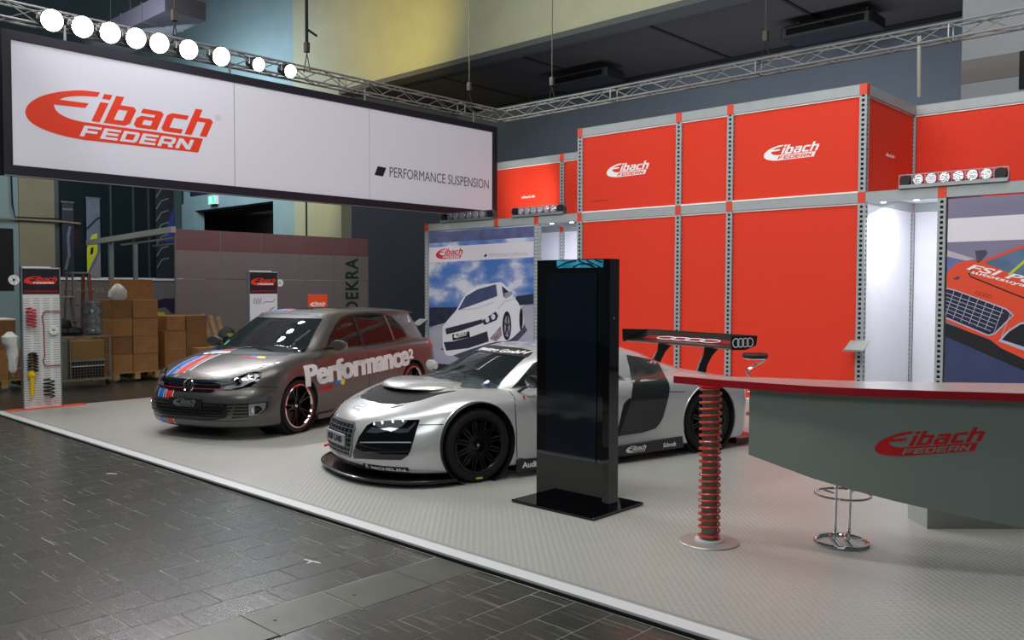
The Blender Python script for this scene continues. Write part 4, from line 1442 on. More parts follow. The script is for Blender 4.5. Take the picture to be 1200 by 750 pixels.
def build_r8():
    root = thing('racing_coupe', 'silver racing coupe with tall black rear wing and black wheels, behind the black screen column',
                 'car', (-5.86, 6.78, 0), rad(255.2))
    eye = root_local_eye(root)
    FX, RX = 1.33, -1.43
    lv = [
        dict(xf=2.14, xr=-2.10, w=.86, z=.09, cf=.80, nf=2.25, cr=.3),
        dict(xf=2.23, xr=-2.16, w=[(-2.3, .95), (-1.4, .97), (0, .93), (1.3, .96), (2.3, .94)], z=.13, cf=.86, nf=2.25, cr=.35),
        dict(xf=2.27, xr=-2.18, w=[(-2.3, .97), (-1.4, .985), (-.4, .92), (.4, .905), (1.3, .975), (2.3, .95)], z=.30, cf=.90, nf=2.25, cr=.35),
        dict(xf=2.26, xr=-2.19, w=[(-2.3, .97), (-1.45, .99), (-.5, .925), (.4, .905), (1.3, .975), (2.3, .93)], z=[(-2.3, .47), (1.3, .46), (2.3, .41)], cf=.92, nf=2.2, cr=.35),
        dict(xf=2.22, xr=-2.19, w=[(-2.3, .96), (-1.45, .985), (-.5, .93), (.4, .91), (1.3, .97), (2.3, .90)], z=[(-2.3, .60), (0, .60), (1.3, .59), (1.9, .53), (2.3, .49)], cf=.94, nf=2.15, cr=.35),
        dict(xf=2.17, xr=-2.17, w=[(-2.3, .93), (-1.45, .955), (-.5, .905), (.4, .895), (1.3, .93), (2.3, .84)], z=[(-2.3, .65), (-1.8, .70), (-1.4, .75), (0, .69), (1.3, .69), (1.9, .60), (2.3, .53)], cf=.92, nf=2.15, cr=.33),
        dict(xf=2.11, xr=-2.13, w=[(-2.3, .86), (-1.45, .87), (-.5, .83), (.4, .83), (1.3, .83), (2.3, .74)], z=[(-2.3, .70), (-1.8, .745), (-1.4, .80), (-.6, .785), (.6, .75), (1.3, .74), (1.9, .635), (2.3, .555)], cf=.90, nf=2.15, cr=.3),
        dict(xf=2.04, xr=-2.09, w=[(-2.3, .72), (-1.4, .70), (-.5, .74), (.6, .74), (1.3, .68), (2.3, .60)], z=[(-2.3, .71), (-1.8, .76), (-1.4, .82), (-.6, .80), (.6, .765), (1.3, .745), (1.9, .655), (2.3, .58)], cf=.85, nf=2.15, cr=.25),
    ]
    crown = [(-2.09, 0), (-1.6, .03), (-.6, .03), (.8, .03), (1.3, .05), (1.7, .045), (2.0, 0.01), (2.04, 0)]
    low = body_mesh('body', lv, crown, sub=4, rows=16,
                    humps=[(1.30, .68, .50, .17, .03), (-1.45, .80, .45, .15, .015), (1.42, 0, .30, .40, .06)])
    gl = [
        dict(xf=1.22, xr=-1.85, w=[(-2, .56), (-1.2, .66), (0, .77), (1.3, .76)], z=.73, cf=.50, nf=2.6, cr=.4, nr=3),
        dict(xf=1.11, xr=-1.62, w=[(-2, .52), (-1.2, .62), (0, .745), (1.1, .735)], z=.81, cf=.47, nf=2.6, cr=.4, nr=3),
        dict(xf=.87, xr=-1.20, w=[(-1.5, .50), (-1, .57), (0, .675), (1, .665)], z=.94, cf=.42, nf=2.6, cr=.4, nr=3),
        dict(xf=.69, xr=-.98, w=[(-1.3, .46), (-.8, .53), (0, .61), (1, .60)], z=1.03, cf=.38, nf=2.6, cr=.4, nr=3),
        dict(xf=.54, xr=-.76, w=[(-1, .44), (-.6, .48), (0, .54), (.6, .53)], z=1.09, cf=.33, nf=2.6, cr=.35, nr=3),
        dict(xf=.40, xr=-.60, w=[(-1, .38), (-.4, .42), (0, .45), (.6, .44)], z=1.125, cf=.28, nf=2.6, cr=.3, nr=3),
    ]
    green = body_mesh('cabin', gl, [(-.9, 0), (-.60, 0.0), (-.3, .02), (0, .02), (.4, 0)], sub=5, rows=8)
    BV = bvh_of(low, green)
    BL = bvh_of(low)

    body = bpy.data.objects.new('body', low)
    COL.objects.link(body)
    arches = []
    for sy in (1, -1):
        for ax, ar in ((FX, .372), (RX, .378)):
            T = Matrix.Translation((ax, sy * 1.15, .335)) @ Matrix.Rotation(PI / 2 * sy, 4, 'X')
            arches.append(MB().lathe([(0, 0), (ar, 0), (ar, .62), (0, .62)], 48, T))
    tub = MB().prism([(.90, .70), (.90, 1.2), (-.55, 1.2), (-.55, .33), (.55, .33), (.72, .70)], 'y', -.60, .60)
    cut(body, arches + [tub])
    body.parent = root
    body.data.materials.clear()
    body.data.materials.append(M_SILVER)
    body.data.shade_smooth()
    body.data.set_sharp_from_angle(angle=rad(38))
    # wheel wells stay dark: inner liners
    for sy in (1, -1):
        for ax, ar in ((FX, .375), (RX, .381)):
            T = Matrix.Translation((ax, sy * .955, .335)) @ Matrix.Rotation(PI / 2 * sy, 4, 'X')
            MB().lathe([(0, .44), (ar - .004, .44), (ar - .004, .0), (ar - .012, .0), (ar - .012, .43), (0, .43)], 40, T).obj('wheel_liner', M_RUBBER, root)

    # cabin shell with openings
    inner = body_mesh('cabin_inner', [dict(l, xf=l['xf'] - .05, xr=l['xr'] + .05, w=[(a, b - .035) for a, b in l['w']],
                                          z=l['z'] - (.0 if i else .1)) for i, l in enumerate(gl)], [(-.9, 0), (-.3, -.012), (.3, -.012)], sub=5, rows=8)
    for v in inner.vertices:
        if v.co.z > 1.07:
            v.co.z -= .016
    cabin = bpy.data.objects.new('cabin', green)
    COL.objects.link(cabin)
    ws = MB().prism([(-.655, .76), (.655, .76), (.635, .82), (.49, 1.055), (.44, 1.085), (.25, 1.10), (-.25, 1.10), (-.44, 1.085), (-.49, 1.055), (-.635, .82)], 'x', .36, 1.6)
    sidew = [(.86, .78), (.72, .875), (.55, .985), (.38, 1.045), (.12, 1.065), (-.20, 1.065), (-.36, 1.045), (-.42, .79)]
    sw = MB().prism(sidew, 'y', -1.2, 1.2)
    cut(cabin, [inner, ws, sw])
    cabin.parent = root
    cabin.data.materials.clear()
    cabin.data.materials.append(M_SILVER)
    cabin.data.shade_smooth()
    cabin.data.set_sharp_from_angle(angle=rad(38))

    def pt(name, fl, m, plane, bv=BV, **k):
        return patch(name, fl, bv, m, root, plane, **k)

    # glazing
    wsg = poly2d([(-.67, .75), (.67, .75), (.65, .82), (.50, 1.06), (.45, 1.095), (.25, 1.11), (-.25, 1.11), (-.45, 1.095), (-.50, 1.06), (-.65, .82)])
    pt('windscreen', wsg, M_GLASS, ('x', 1.6), off=-.006, th=.004, cell=.06)
    band = poly2d([(-.515, 1.035), (-.25, 1.05), (.25, 1.05), (.515, 1.035), (.485, 1.07), (.44, 1.093), (.25, 1.108), (-.25, 1.108), (-.44, 1.093), (-.485, 1.07)])
    b1 = pt('sun_strip', band, M_BLACK, ('x', 1.6), off=.001, th=.002, cell=.06)[0]
    tx = fit2d(text2d('quattro GmbH', 0.2, 0.025), -.36, 1.053, .46, 1.088)
    patch('lettering', tx, BV, M_WHITE, b1, ('x', 1.6), off=.004, th=.001, cell=.04)
    sg = poly2d([(.89, .77), (.74, .88), (.56, .995), (.38, 1.055), (.12, 1.075), (-.21, 1.075), (-.38, 1.05), (-.44, .78)])
    pt('side_window', sg, M_GLASS, ('y', 1.2), off=-.006, th=.004, cell=.06, mirror=True)
    # carbon side blades, window strip behind the door
    pt('side_blade', poly2d(FEAT['blade']), M_BLADE, ('y', .93), eye=eye, off=.006, mirror=True, cell=.045)
    d = FEAT['door']
    pt('door_gap', line2d(d + [(.86, .16)], .008), M_SEAM, ('y', .93), eye=eye, off=.0015, th=.002, mirror=True)
    pt('bumper_gap', line2d(FEAT['bumpergap'], .007), M_SEAM, ('y', .93), eye=eye, off=.0015, th=.002, mirror=True)
    pt('rear_gap', line2d(FEAT['reargap'], .007), M_SEAM, ('y', .97), eye=eye, off=.0015, th=.002, mirror=True)
    pt('side_intake', poly2d(FEAT['intake'][1:]), M_BLACK, ('y', .97), eye=eye, off=.004, mirror=True, cell=.05)
    for s in (1, -1):
        sk = MB().prism([(.965, .06), (-1.06, .085), (-1.04, .20), (.4, .155), (.95, .165)], 'y', s * .80, s * .975)
        sko = sk.obj('side_skirt', M_CARBON, root)
        U = Vector((-1 if s > 0 else 1, 0, 0))
        V = Vector((0, 0, 1))
        yy = s * .976
        plate('lettering', fit2d(text2d('Audi', 0, .03), 0, 0, .15, .055), ((.90 if s > 0 else .75), yy, .085), U, V, M_WHITE, sko, .002)
        put_logo((-.30 if s > 0 else -.56, yy, .095), U, V, .26, M_WHITE, M_CARBON, sko, .002)
        plate('lettering', fit2d(text2d('Schroth', .1, .02), 0, 0, .17, .045), (-.78 if s > 0 else -.95, yy, .11), U, V, M_WHITE, sko, .002)
    # front splitter
    sp = []
    for k in range(25):
        a = -PI / 2 + PI * k / 24
        c, s = math.cos(a), math.sin(a)
        sp.append((1.55 + .755 * abs(c) ** (2 / 2.1), .95 * (abs(s) ** (2 / 2.4)) * (1 if s > 0 else -1)))
    MB().prism(sp, 'z', .035, .052).obj('front_splitter', M_CARBON, root)
    lipp = [(x + .012, y * 1.01) for x, y in sp]
    MB().tube([(x, y, .056) for x, y in lipp], .012, 6).obj('splitter_edge', M_CARBON, root)
    pt('front_intake_shadow', poly2d([(-.62, .075), (.62, .075), (.55, .125), (.36, .15), (-.36, .15), (-.55, .125)]), M_BLACK, ('x', 2.3), off=.006, cell=.05)
    # grille: frame, mesh bars, number plate
    gp = [(-.24, .21), (.24, .21), (.285, .29), (.285, .46), (.25, .495), (-.25, .495), (-.285, .46), (-.285, .29)]
    g = pt('grille', poly2d(gp), M_BLACK, ('x', 2.3), off=.004, cell=.05)[0]
    gf = line2d(gp + gp[:2], .022)
    patch('grille_frame', gf, BV, M_GRILLE, g, ('x', 2.3), off=.012, th=.012, cell=.05)
    for z in (.25, .29, .33, .37, .41, .45):
        w = .27
        patch('grille_bar', rect2d(-w, z - .004, w, z + .004), BV, M_GRILLE, g, ('x', 2.3), off=.012, th=.008, cell=.06)
    for k in range(-3, 4):
        patch('grille_bar', rect2d(k * .072 - .003, .22, k * .072 + .003, .485), BV, M_GRILLE, g, ('x', 2.3), off=.010, th=.008, cell=.06)
    npl = MB().cbox(2.275, -.22, .30, 2.293, .22, .40, .004).obj('number_plate', mat('plate_grey', srgb(170, 172, 176), .35, .4), root)
    plate('lettering', fit2d(text2d('R8 LMS', .12, .03), 0, 0, .34, .06), (2.294, -.17, .32), (0, 1, 0), (0, 0, 1), M_BLACK, npl, .003)
    # head lamps: black intake with lamp behind glass above two slats
    P95 = ('x', 1.95)
    h = pt('front_intake', poly2d(FEAT['lamp_box']), M_GLOSS, P95, eye=eye, off=.005, mirror=True, cell=.05)

    def sub(name, fl, m, off):
        for hh, o in zip(h, pt(name, fl, m, P95, eye=eye, off=off, mirror=True, cell=.05)):
            o.parent = hh
    sub('head_lamp', poly2d(FEAT['lamp']), M_DGLASS, .009)
    sub('lamp_reflector', poly2d(FEAT['reflector']), M_CHROME, .013)
    lc = FEAT['lamp']
    for q in (.12, .30, .52, .72):
        x = lc[1][0] + q * (lc[4][0] - lc[1][0])
        z = lc[1][1] + q * (lc[4][1] - lc[1][1]) + .01
        sub('lamp_lens', disc2d(x, z, .026, .017), M_CHROME, .014)
    sub('slat', line2d(FEAT['slat_a'], .010), M_SILVER, .012)
    sub('slat', line2d(FEAT['slat_b'], .010), M_BLADE, .012)
    # bonnet vent around the bulge, tow strap, pins, badge
    vent = [(1.86, -.42), (1.95, -.22), (1.97, 0), (1.95, .22), (1.86, .42), (1.70, .54), (1.38, .62), (1.56, .48), (1.62, .3),
            (1.62, -.3), (1.56, -.48), (1.38, -.62), (1.70, -.54)]
    pt('bonnet_vent', poly2d(vent), M_DARK, ('z', 1.3), off=.004, cell=.05)
    bl = MB()
    T = Matrix.Translation((1.39, 0, .776)) @ Matrix.Diagonal((.39, .50, .074, 1))
    bl.lathe([(1, 0), (.985, .2), (.93, .42), (.84, .62), (.7, .79), (.5, .91), (.25, .98), (0.0, 1.0)], 40, T)
    bl.v = [(p[0] if p[0] > 1.40 else 1.40 + (p[0] - 1.40) * 1.25, p[1], p[2] - max(0, 1.45 - p[0]) * .085) for p in bl.v]
    bl.obj('bonnet_bulge', M_SILVER, root, angle=70)
    for y in (.42, -.42):
        pt('bonnet_catch', line2d([(1.93, y), (1.83, y + .05)], .03), M_ALU, ('z', 1.3), off=.006, th=.006)
    pt('nose_badge', line2d([(2.14, .11), (2.10, .115), (2.10, -.03), (2.065, -.02), (2.065, .11), (2.02, .115), (2.02, -.03)], .016), M_GREY_STEEL, ('z', 1.3), off=.003, th=.003)
    pt('tow_hook', rect2d(-.45, .20, -.40, .215), M_LOGO_RED, ('x', 2.3), off=.05, th=.05)
    ml = pt('sponsor_label', poly2d([(.40, .12), (.78, .12), (.78, .17), (.40, .17)]), M_BLACK, ('x', 2.2), off=.003, th=.002, bv=BL)[0]
    patch('lettering', fit2d(text2d('MICHELIN', 0, .03), .49, .133, .76, .158), BL, M_WHITE, ml, ('x', 2.2), off=.006, th=.001)
    patch('lettering', join2d(disc2d(.445, .156, .012, .012), disc2d(.445, .138, .018, .014)), BL, M_WHITE, ml, ('x', 2.2), off=.006, th=.001)
    o = pt('door_label', rect2d(.845, .695, .825, .725, -.01), M_DARK_RED, ('y', 1.0), off=.003, th=.001)[0]
    o['label'] = 'small red lozenge on the door'
    patch('lettering', fit2d(([(-p[0], p[1]) for p in text2d('Audi Sport', 0, .02)[0]], text2d('Audi Sport', 0, .02)[1]), .55, .70, .80, .725), BV, mat('grey_print', srgb(120, 122, 126), .5), o, ('y', 1.0), off=.003, th=.001)
    pt('fender_label', rect2d(.98, .50, 1.06, .54), M_WHITE, ('z', 1.3), off=.003, th=.001)
    pt('fender_label', rect2d(1.0, .55, 1.05, .60), mat('print_blue', srgb(40, 70, 190), .5), ('z', 1.3), off=.003, th=.001)
    # wheel arch lips
    for sy in (1, -1):
        for ax, ar in ((FX, .374), (RX, .38)):
            pts = []
            for k in range(33):
                a = rad(-12) + rad(204) * k / 32
                x, z = ax + ar * math.cos(a),   .335 + ar * math.sin(a)
                h_, n_, i_, d_ = BL.ray_cast(Vector((x, 2 * sy, z)), Vector((0, -sy, 0)), 3)
                if h_:
                    pts.append(h_ + n_ * (-.004))
            MB().tube(pts, .010, 6).obj('arch_lip', M_SILVER, root)
    # mirrors
    for s in (1, -1):
        m = MB()
        T = Matrix.Translation((.80, s * 1.00, .86)) @ Matrix.Diagonal((.055, .10, .06, 1)) @ Matrix.Rotation(PI / 2, 4, 'Y')
        m.lathe([(0.001, -1), (.5, -.85), (.85, -.5), (1, 0), (.97, .5), (.9, .55), (0.001, .55)], 20, T)
        o = m.obj('door_mirror', M_SILVER if s < 0 else M_CARBON, root)
        MB().tube([(.84, s * .80, .75), (.83, s * .88, .79), (.81, s * .96, .83)], .014, 8).obj('mirror_arm', M_BLACK, o)
    # wiper
    MB().tube([(1.11, .02, .815), (1.03, .22, .855), (.93, .50, .845)], .006, 6).obj('wiper', M_BLACK, root)
    MB().tube([(1.02, -.58, .80), (1.09, -.20, .825), (1.05, .15, .845)], .006, 6).obj('wiper', M_BLACK, root)
    # interior: seat, cage, wheel, dash
    sm = mat('seat_shell', srgb(30, 30, 34), .6)
    for y in (.30, -.30):
        MB().cbox(-.45, y - .22, .36, .10, y + .22, .48, .04).cbox(-.50, y - .22, .45, -.36, y + .22, .92, .05).obj('seat', sm, root)
    MB().cbox(.55, -.58, .58, .95, .58, .73, .05).obj('dashboard', M_BLACK, root)
    T = Matrix.Translation((.44, .30, .72)) @ Matrix.Rotation(rad(-70), 4, 'Y')
    MB().tube([T @ Vector((.155 * math.cos(2 * PI * k / 20), .155 * math.sin(2 * PI * k / 20), 0)) for k in range(20)], .015, 6, closed=True).obj('steering_wheel', M_BLACK, root)
    cg = mat('cage_tube', srgb(150, 152, 156), .35, .6)
    for s in (1, -1):
        MB().tube([(.82, s * .60, .60), (.62, s * .55, .90), (.25, s * .43, 1.055), (-.35, s * .42, 1.045), (-.42, s * .50, .45)], .02, 8).obj('roll_cage', cg, root)
    MB().tube([(-.35, -.42, 1.045), (-.35, .42, 1.045)], .02, 8).obj('roll_cage', cg, root)
    MB().tube([(-.35, -.42, 1.045), (-.42, .5, .5)], .02, 8).obj('roll_cage', cg, root)
    # roof scoop
    MB().cbox(-.60, -.09, 1.13, -.43, .09, 1.165, .015).obj('roof_scoop', M_BLACK, root)
    # wheels
    for ax, w, r in ((FX, .29, .325), (RX, .31, .33)):
        for s in (1, -1):
            wl = make_wheel(root, ax, s * .945, r, .238, w, 12, M_GLOSS_METAL, M_GLOSS_METAL, twin=True)
            T = Matrix.Translation((ax, s * .947, r)) @ Matrix.Rotation(-PI / 2 * s, 4, 'X')
            MB().lathe([(.085, -.03), (.085, -.024), (.092, -.024), (.092, -.03)], 24, T, closed=True).obj('hub_ring', M_ALU, wl)
            MB().box(-.03, .275, .005, .035, .29, .009, T).obj('tyre_mark', mat('yellow_print', srgb(210, 214, 30), .5), wl)
    # rear wing on two swan struts
    sec = [(0, 1.058), (.03, 1.074), (.15, 1.083), (.28, 1.118), (.385, 1.182), (.378, 1.168), (.26, 1.098), (.14, 1.056), (.04, 1.044)]
    wg = MB().prism([(-1.81 - a, b) for a, b in sec], 'y', -.89, .89).obj('rear_wing', M_CARBON, root)
    sl = Vector((-.13, 0, .035)).normalized()
    o = plate('wing_panel', rect2d(-.72, -.055, .72, .065), (-2.03, 0, 1.1035), (0, 1, 0), sl, mat('wing_wine', srgb(120, 22, 34), .35), wg, .003)
    o['label'] = 'dark red field on the wing'
    for k in range(4):
        plate('wing_ring', ring2d(0, 0, .155, .060, .014), (-2.03, -.36 + k * .24, 1.1065), (0, 1, 0), sl, M_WHITE, wg, .003)
    MB().prism([(-2.16, 1.150), (-2.20, 1.190), (-2.205, 1.182), (-2.17, 1.142)], 'y', -.89, .89).obj('wing_flap', M_CARBON, wg)
    for s in (1, -1):
        ep = MB().prism([(-1.79, 1.20), (-2.20, 1.185), (-2.18, 1.085), (-2.02, 1.04), (-1.80, 1.045)], 'y', s * .89, s * .905).obj('end_plate', M_BLACK, root)
        for k in range(4):
            plate('ring', ring2d(0, 0, .052, .052, .011), (-1.865 - k * .072, s * .906, 1.12), (-s, 0, 0), (0, 0, 1), M_WHITE, ep, .002)
        MB().prism([(-1.79, .74), (-1.93, .74), (-1.96, .84), (-2.03, .94), (-2.13, 1.02), (-2.14, 1.08), (-1.93, 1.048), (-1.92, .98), (-1.84, .86)], 'y', s * .385 - .012, s * .385 + .012).obj('wing_strut', M_BLACK, root)
    # tail
    MB().prism([(-1.9, .03), (-2.38, .05), (-2.38, .07), (-1.9, .09)], 'y', -.9, .9).obj('rear_diffuser', M_CARBON, root)
    pt('tail_panel', poly2d([(-.8, .5), (.8, .5), (.82, .72), (-.82, .72)]), M_BLACK, ('x', -2.5), direc=(1, 0, 0), off=.004, far=1)
    for s in (1, -1):
        pt('tail_lamp', poly2d([(s * .42, .63), (s * .78, .63), (s * .76, .72), (s * .45, .72)]), M_DARK_RED, ('x', -2.5), direc=(1, 0, 0), off=.009, far=1)
    return root




def root_local_eye(root):
    c, s = math.cos(root.rotation_euler[2]), math.sin(root.rotation_euler[2])
    dx, dy = EYE.x - root.location[0], EYE.y - root.location[1]
    return Vector((c * dx + s * dy, -s * dx + c * dy, EYE.z))


build_r8()
# ------------------------------------------------------------------ grey hatchback


def build_golf():
    root = thing('hatchback_car', 'grey five-door hatchback with blue and red stripes and white lettering along its side',
                 'car', (-9.85, 6.54, 0), rad(288.9))
    eye = root_local_eye(root)
    FX, RX = 1.289, -1.30
    lv = [
        dict(xf=2.05, xr=-2.02, w=.80, z=.13, cf=.60, nf=2.4, cr=.3),
        dict(xf=2.13, xr=-2.09, w=.855, z=.17, cf=.62, nf=2.5, cr=.3),
        dict(xf=2.165, xr=-2.12, w=[(-2.1, .86), (-1.3, .875), (0, .865), (1.29, .875), (2.1, .86)], z=.30, cf=.62, nf=2.5, cr=.3),
        dict(xf=2.170, xr=-2.13, w=[(-2.1, .87), (-1.3, .885), (0, .88), (1.29, .885), (2.1, .86)], z=[(-2.1, .48), (2.1, .46)], cf=.62, nf=2.45, cr=.3),
        dict(xf=2.12, xr=-2.12, w=[(-2.1, .87), (-1.3, .885), (0, .885), (1.29, .885), (2.1, .84)], z=[(-2.1, .66), (0, .62), (2.1, .575)], cf=.62, nf=2.4, cr=.3),
        dict(xf=2.08, xr=-2.10, w=[(-2.1, .86), (-1.3, .88), (0, .88), (1.29, .87), (2.1, .80)], z=[(-2.1, .80), (0, .76), (1.3, .745), (1.8, .70), (2.1, .65)], cf=.62, nf=2.35, cr=.3),
        dict(xf=2.03, xr=-2.08, w=[(-2.1, .82), (-1.3, .85), (0, .855), (1.0, .84), (1.4, .80), (2.1, .72)], z=[(-2.1, .91), (0, .87), (1.0, .87), (1.4, .83), (1.8, .755), (2.1, .68)], cf=.62, nf=2.3, cr=.28),
        dict(xf=1.97, xr=-2.05, w=[(-2.1, .76), (-1.3, .80), (0, .80), (1.0, .76), (1.4, .69), (2.1, .62)], z=[(-2.1, .95), (0, .93), (1.0, .915), (1.4, .865), (1.8, .785), (2.1, .705)], cf=.60, nf=2.3, cr=.25),
    ]
    crown = [(-2.05, 0), (-1.6, .0), (0, .0), (1.0, .035), (1.4, .05), (1.7, .04), (1.9, .015), (1.97, 0)]
    low = body_mesh('body', lv, crown, sub=4, rows=14)
    gl = [
        dict(xf=1.19, xr=-2.03, w=[(-2.1, .72), (-1.2, .77), (0, .80), (1.2, .78)], z=.88, cf=.42, nf=2.7, cr=.28, nr=3),
        dict(xf=1.04, xr=-2.00, w=[(-2.1, .71), (-1.2, .76), (0, .785), (1.1, .76)], z=.955, cf=.40, nf=2.7, cr=.28, nr=3),
        dict(xf=.82, xr=-1.93, w=[(-2.1, .66), (-1.2, .71), (0, .735), (1.1, .71)], z=1.10, cf=.37, nf=2.7, cr=.27, nr=3),
        dict(xf=.60, xr=-1.85, w=[(-2.1, .60), (-1.2, .65), (0, .675), (1.1, .65)], z=1.235, cf=.34, nf=2.7, cr=.25, nr=3),
        dict(xf=.42, xr=-1.77, w=[(-2.1, .555), (-1.2, .60), (0, .62), (1.1, .60)], z=1.33, cf=.31, nf=2.7, cr=.22, nr=3),
        dict(xf=.29, xr=-1.72, w=[(-2.1, .50), (-1.2, .54), (0, .56), (1.1, .54)], z=[(-1.8, 1.355), (-1.2, 1.385), (-.4, 1.395), (.3, 1.375)], cf=.28, nf=2.7, cr=.2, nr=3),
        dict(xf=.20, xr=-1.68, w=[(-2.1, .42), (-1.2, .46), (0, .48), (1.1, .46)], z=[(-1.8, 1.365), (-1.2, 1.40), (-.4, 1.412), (.2, 1.39)], cf=.25, nf=2.7, cr=.2, nr=3),
    ]
    green = body_mesh('cabin', gl, [(-1.7, 0), (-1.4, .015), (-.4, .018), (.2, 0)], sub=5, rows=8)
    BV = bvh_of(low, green)
    BL = bvh_of(low)
    body = bpy.data.objects.new('body', low)
    COL.objects.link(body)
    ar = .345
    arches = []
    for sy in (1, -1):
        for ax in (FX, RX):
            T = Matrix.Translation((ax, sy * 1.15, .325)) @ Matrix.Rotation(PI / 2 * sy, 4, 'X')
            arches.append(MB().lathe([(0, 0), (ar, 0), (ar, .58), (0, .58)], 48, T))
    tub = MB().prism([(.98, .84), (.98, 1.3), (-1.6, 1.3), (-1.6, .35), (.62, .35), (.78, .84)], 'y', -.66, .66)
    cut(body, arches + [tub])
    body.parent = root
    body.data.materials.clear()
    body.data.materials.append(M_GREY)
    body.data.shade_smooth()
    body.data.set_sharp_from_angle(angle=rad(38))
    for sy in (1, -1):
        for ax in (FX, RX):
            T = Matrix.Translation((ax, sy * .86, .325)) @ Matrix.Rotation(PI / 2 * sy, 4, 'X')
            MB().lathe([(0, .40), (ar + .002, .40), (ar + .002, .0), (ar - .008, .0), (ar - .008, .39), (0, .39)], 40, T).obj('wheel_liner', M_RUBBER, root)
    inner = body_mesh('cabin_inner', [dict(l, xf=l['xf'] - .05, xr=l['xr'] + .05, w=[(a, b - .035) for a, b in l['w']],
                                          z=(l['z'] - (.0 if i else .1)) if isinstance(l['z'], float) else [(a, b - .025) for a, b in l['z']]) for i, l in enumerate(gl)],
                      [(-1.7, 0), (-1.4, .01), (.2, 0)], sub=5, rows=8)
    cabin = bpy.data.objects.new('cabin', green)
    COL.objects.link(cabin)
    ws = MB().prism([(-.68, .91), (.68, .91), (.66, 1.0), (.545, 1.28), (.50, 1.335), (.30, 1.355), (-.30, 1.355), (-.50, 1.335), (-.545, 1.28), (-.66, 1.0)], 'x', .18, 1.5)
    rw = MB().prism([(-.60, 1.0), (.60, 1.0), (.50, 1.30), (-.50, 1.30)], 'x', -2.3, -1.70)
    front_w = [(.62, .975), (.50, 1.085), (.30, 1.215), (.10, 1.30), (-.06, 1.325), (-.12, 1.325), (-.12, .945)]
    rear_w = [(-.17, .945), (-.17, 1.328), (-.55, 1.335), (-.90, 1.32), (-.93, .965)]
    quart = [(-.97, .97), (-.955, 1.31), (-1.08, 1.28), (-1.28, 1.10), (-1.33, 1.0)]
    cut(cabin, [inner, ws, rw] + [MB().prism(q, 'y', -1.2, 1.2) for q in (front_w, rear_w, quart)])
    cabin.parent = root
    cabin.data.materials.clear()
    cabin.data.materials.append(M_GREY)
    cabin.data.shade_smooth()
    cabin.data.set_sharp_from_angle(angle=rad(38))

    def pt(name, fl, m, plane, bv=BV, **k):
        return patch(name, fl, bv, m, root, plane, **k)
    pt('windscreen', poly2d([(-.69, .90), (.69, .90), (.67, 1.0), (.555, 1.285), (.51, 1.345), (.30, 1.365), (-.30, 1.365), (-.51, 1.345), (-.555, 1.285), (-.67, 1.0)]), M_GLASS, ('x', 1.6), off=-.006, th=.004, cell=.07)
    pt('windscreen_border', line2d([(-.64, .925), (.64, .925)], .05), M_BLACK, ('x', 1.6), off=.0005, th=.001, cell=.07)
    pt('windscreen_border', line2d([(-.52, 1.33), (.52, 1.33)], .045), M_BLACK, ('x', 1.6), off=.0005, th=.001, cell=.07)
    tint = mat('privacy_glass', srgb(40, 38, 38), .02, trans=.55, ior=1.2, coat=.3)
    pt('side_window', poly2d([(.65, .965), (.52, 1.09), (.31, 1.225), (.10, 1.31), (-.06, 1.335), (-.14, 1.335), (-.14, .935)]), tint, ('y', 1.2), off=-.005, th=.004, mirror=True, cell=.07)
    pt('rear_side_window', poly2d([(-.15, .935), (-.15, 1.338), (-.55, 1.345), (-.92, 1.33), (-.95, .955)]), tint, ('y', 1.2), off=-.005, th=.004, mirror=True, cell=.07)
    pt('quarter_window', poly2d([(-.95, .96), (-.94, 1.32), (-1.09, 1.29), (-1.30, 1.11), (-1.35, .99)]), tint, ('y', 1.2), off=-.005, th=.004, mirror=True, cell=.07)
    pt('rear_window', poly2d([(-.62, .98), (.62, .98), (.51, 1.32), (-.51, 1.32)]), tint, ('x', -2.5), direc=(1, 0, 0), off=-.005, th=.004, cell=.07, far=1)
    dl = [(.63, .965), (.50, 1.095), (.30, 1.225), (.10, 1.312), (-.06, 1.338), (-.55, 1.348), (-.92, 1.33), (-1.09, 1.29), (-1.30, 1.11), (-1.36, .99), (-.95, .955), (-.13, .935), (.63, .965)]
    pt('window_seal', line2d(dl, .018), M_BLACK, ('y', 1.2), off=.002, th=.003, mirror=True, cell=.07)
    pt('door_pillar_trim', rect2d(-.175, .94, -.11, 1.335), M_BLACK, ('y', 1.2), off=.001, th=.002, mirror=True)
    # shut lines
    for d in ([(.63, .96), (.93, .92), (1.0, .80), (1.02, .50), (.99, .25), (.90, .19)],
              [(-.14, .935), (-.13, .6), (-.16, .30), (-.17, .20)],
              [(-.95, .95), (-.96, .80), (-.90, .66), (-.86, .50)], [(.95, .19), (-.85, .20)]):
        pt('door_gap', line2d(d, .007), M_SEAM, ('y', .95), off=.0015, th=.002, mirror=True)
    pt('bumper_gap', line2d([(1.66, .575), (1.85, .60), (1.98, .60)], .007), M_SEAM, ('y', .95), off=.0015, th=.002, mirror=True)
    pt('bonnet_gap', line2d([(2.00, .52), (1.75, .63), (1.4, .70), (1.02, .745)], .006), M_SEAM, ('z', 1.3), off=.0015, th=.002, mirror=True)
    for x, z in ((.02, .80), (-.78, .85)):
        for s in (1, -1):
            MB().cbox(x - .10, min(s * .868, s * .905), z - .014, x + .10, max(s * .868, s * .905), z + .014, .008).obj('door_handle', M_GREY, root)
    # side skirt strip
    for s in (1, -1):
        MB().prism([(.95, .12), (-.95, .12), (-.95, .175), (.95, .175)], 'y', s * .78, s * .885).obj('side_skirt', M_GREY, root)
    # lettering along the side: set condensed and rising to the rear
    t0 = text2d('Performance', 0.0, 0.028, .98)
    t = join2d(*[([(p[0] + d, p[1]) for p in t0[0]], t0[1]) for d in (-.032, 0, .032)])
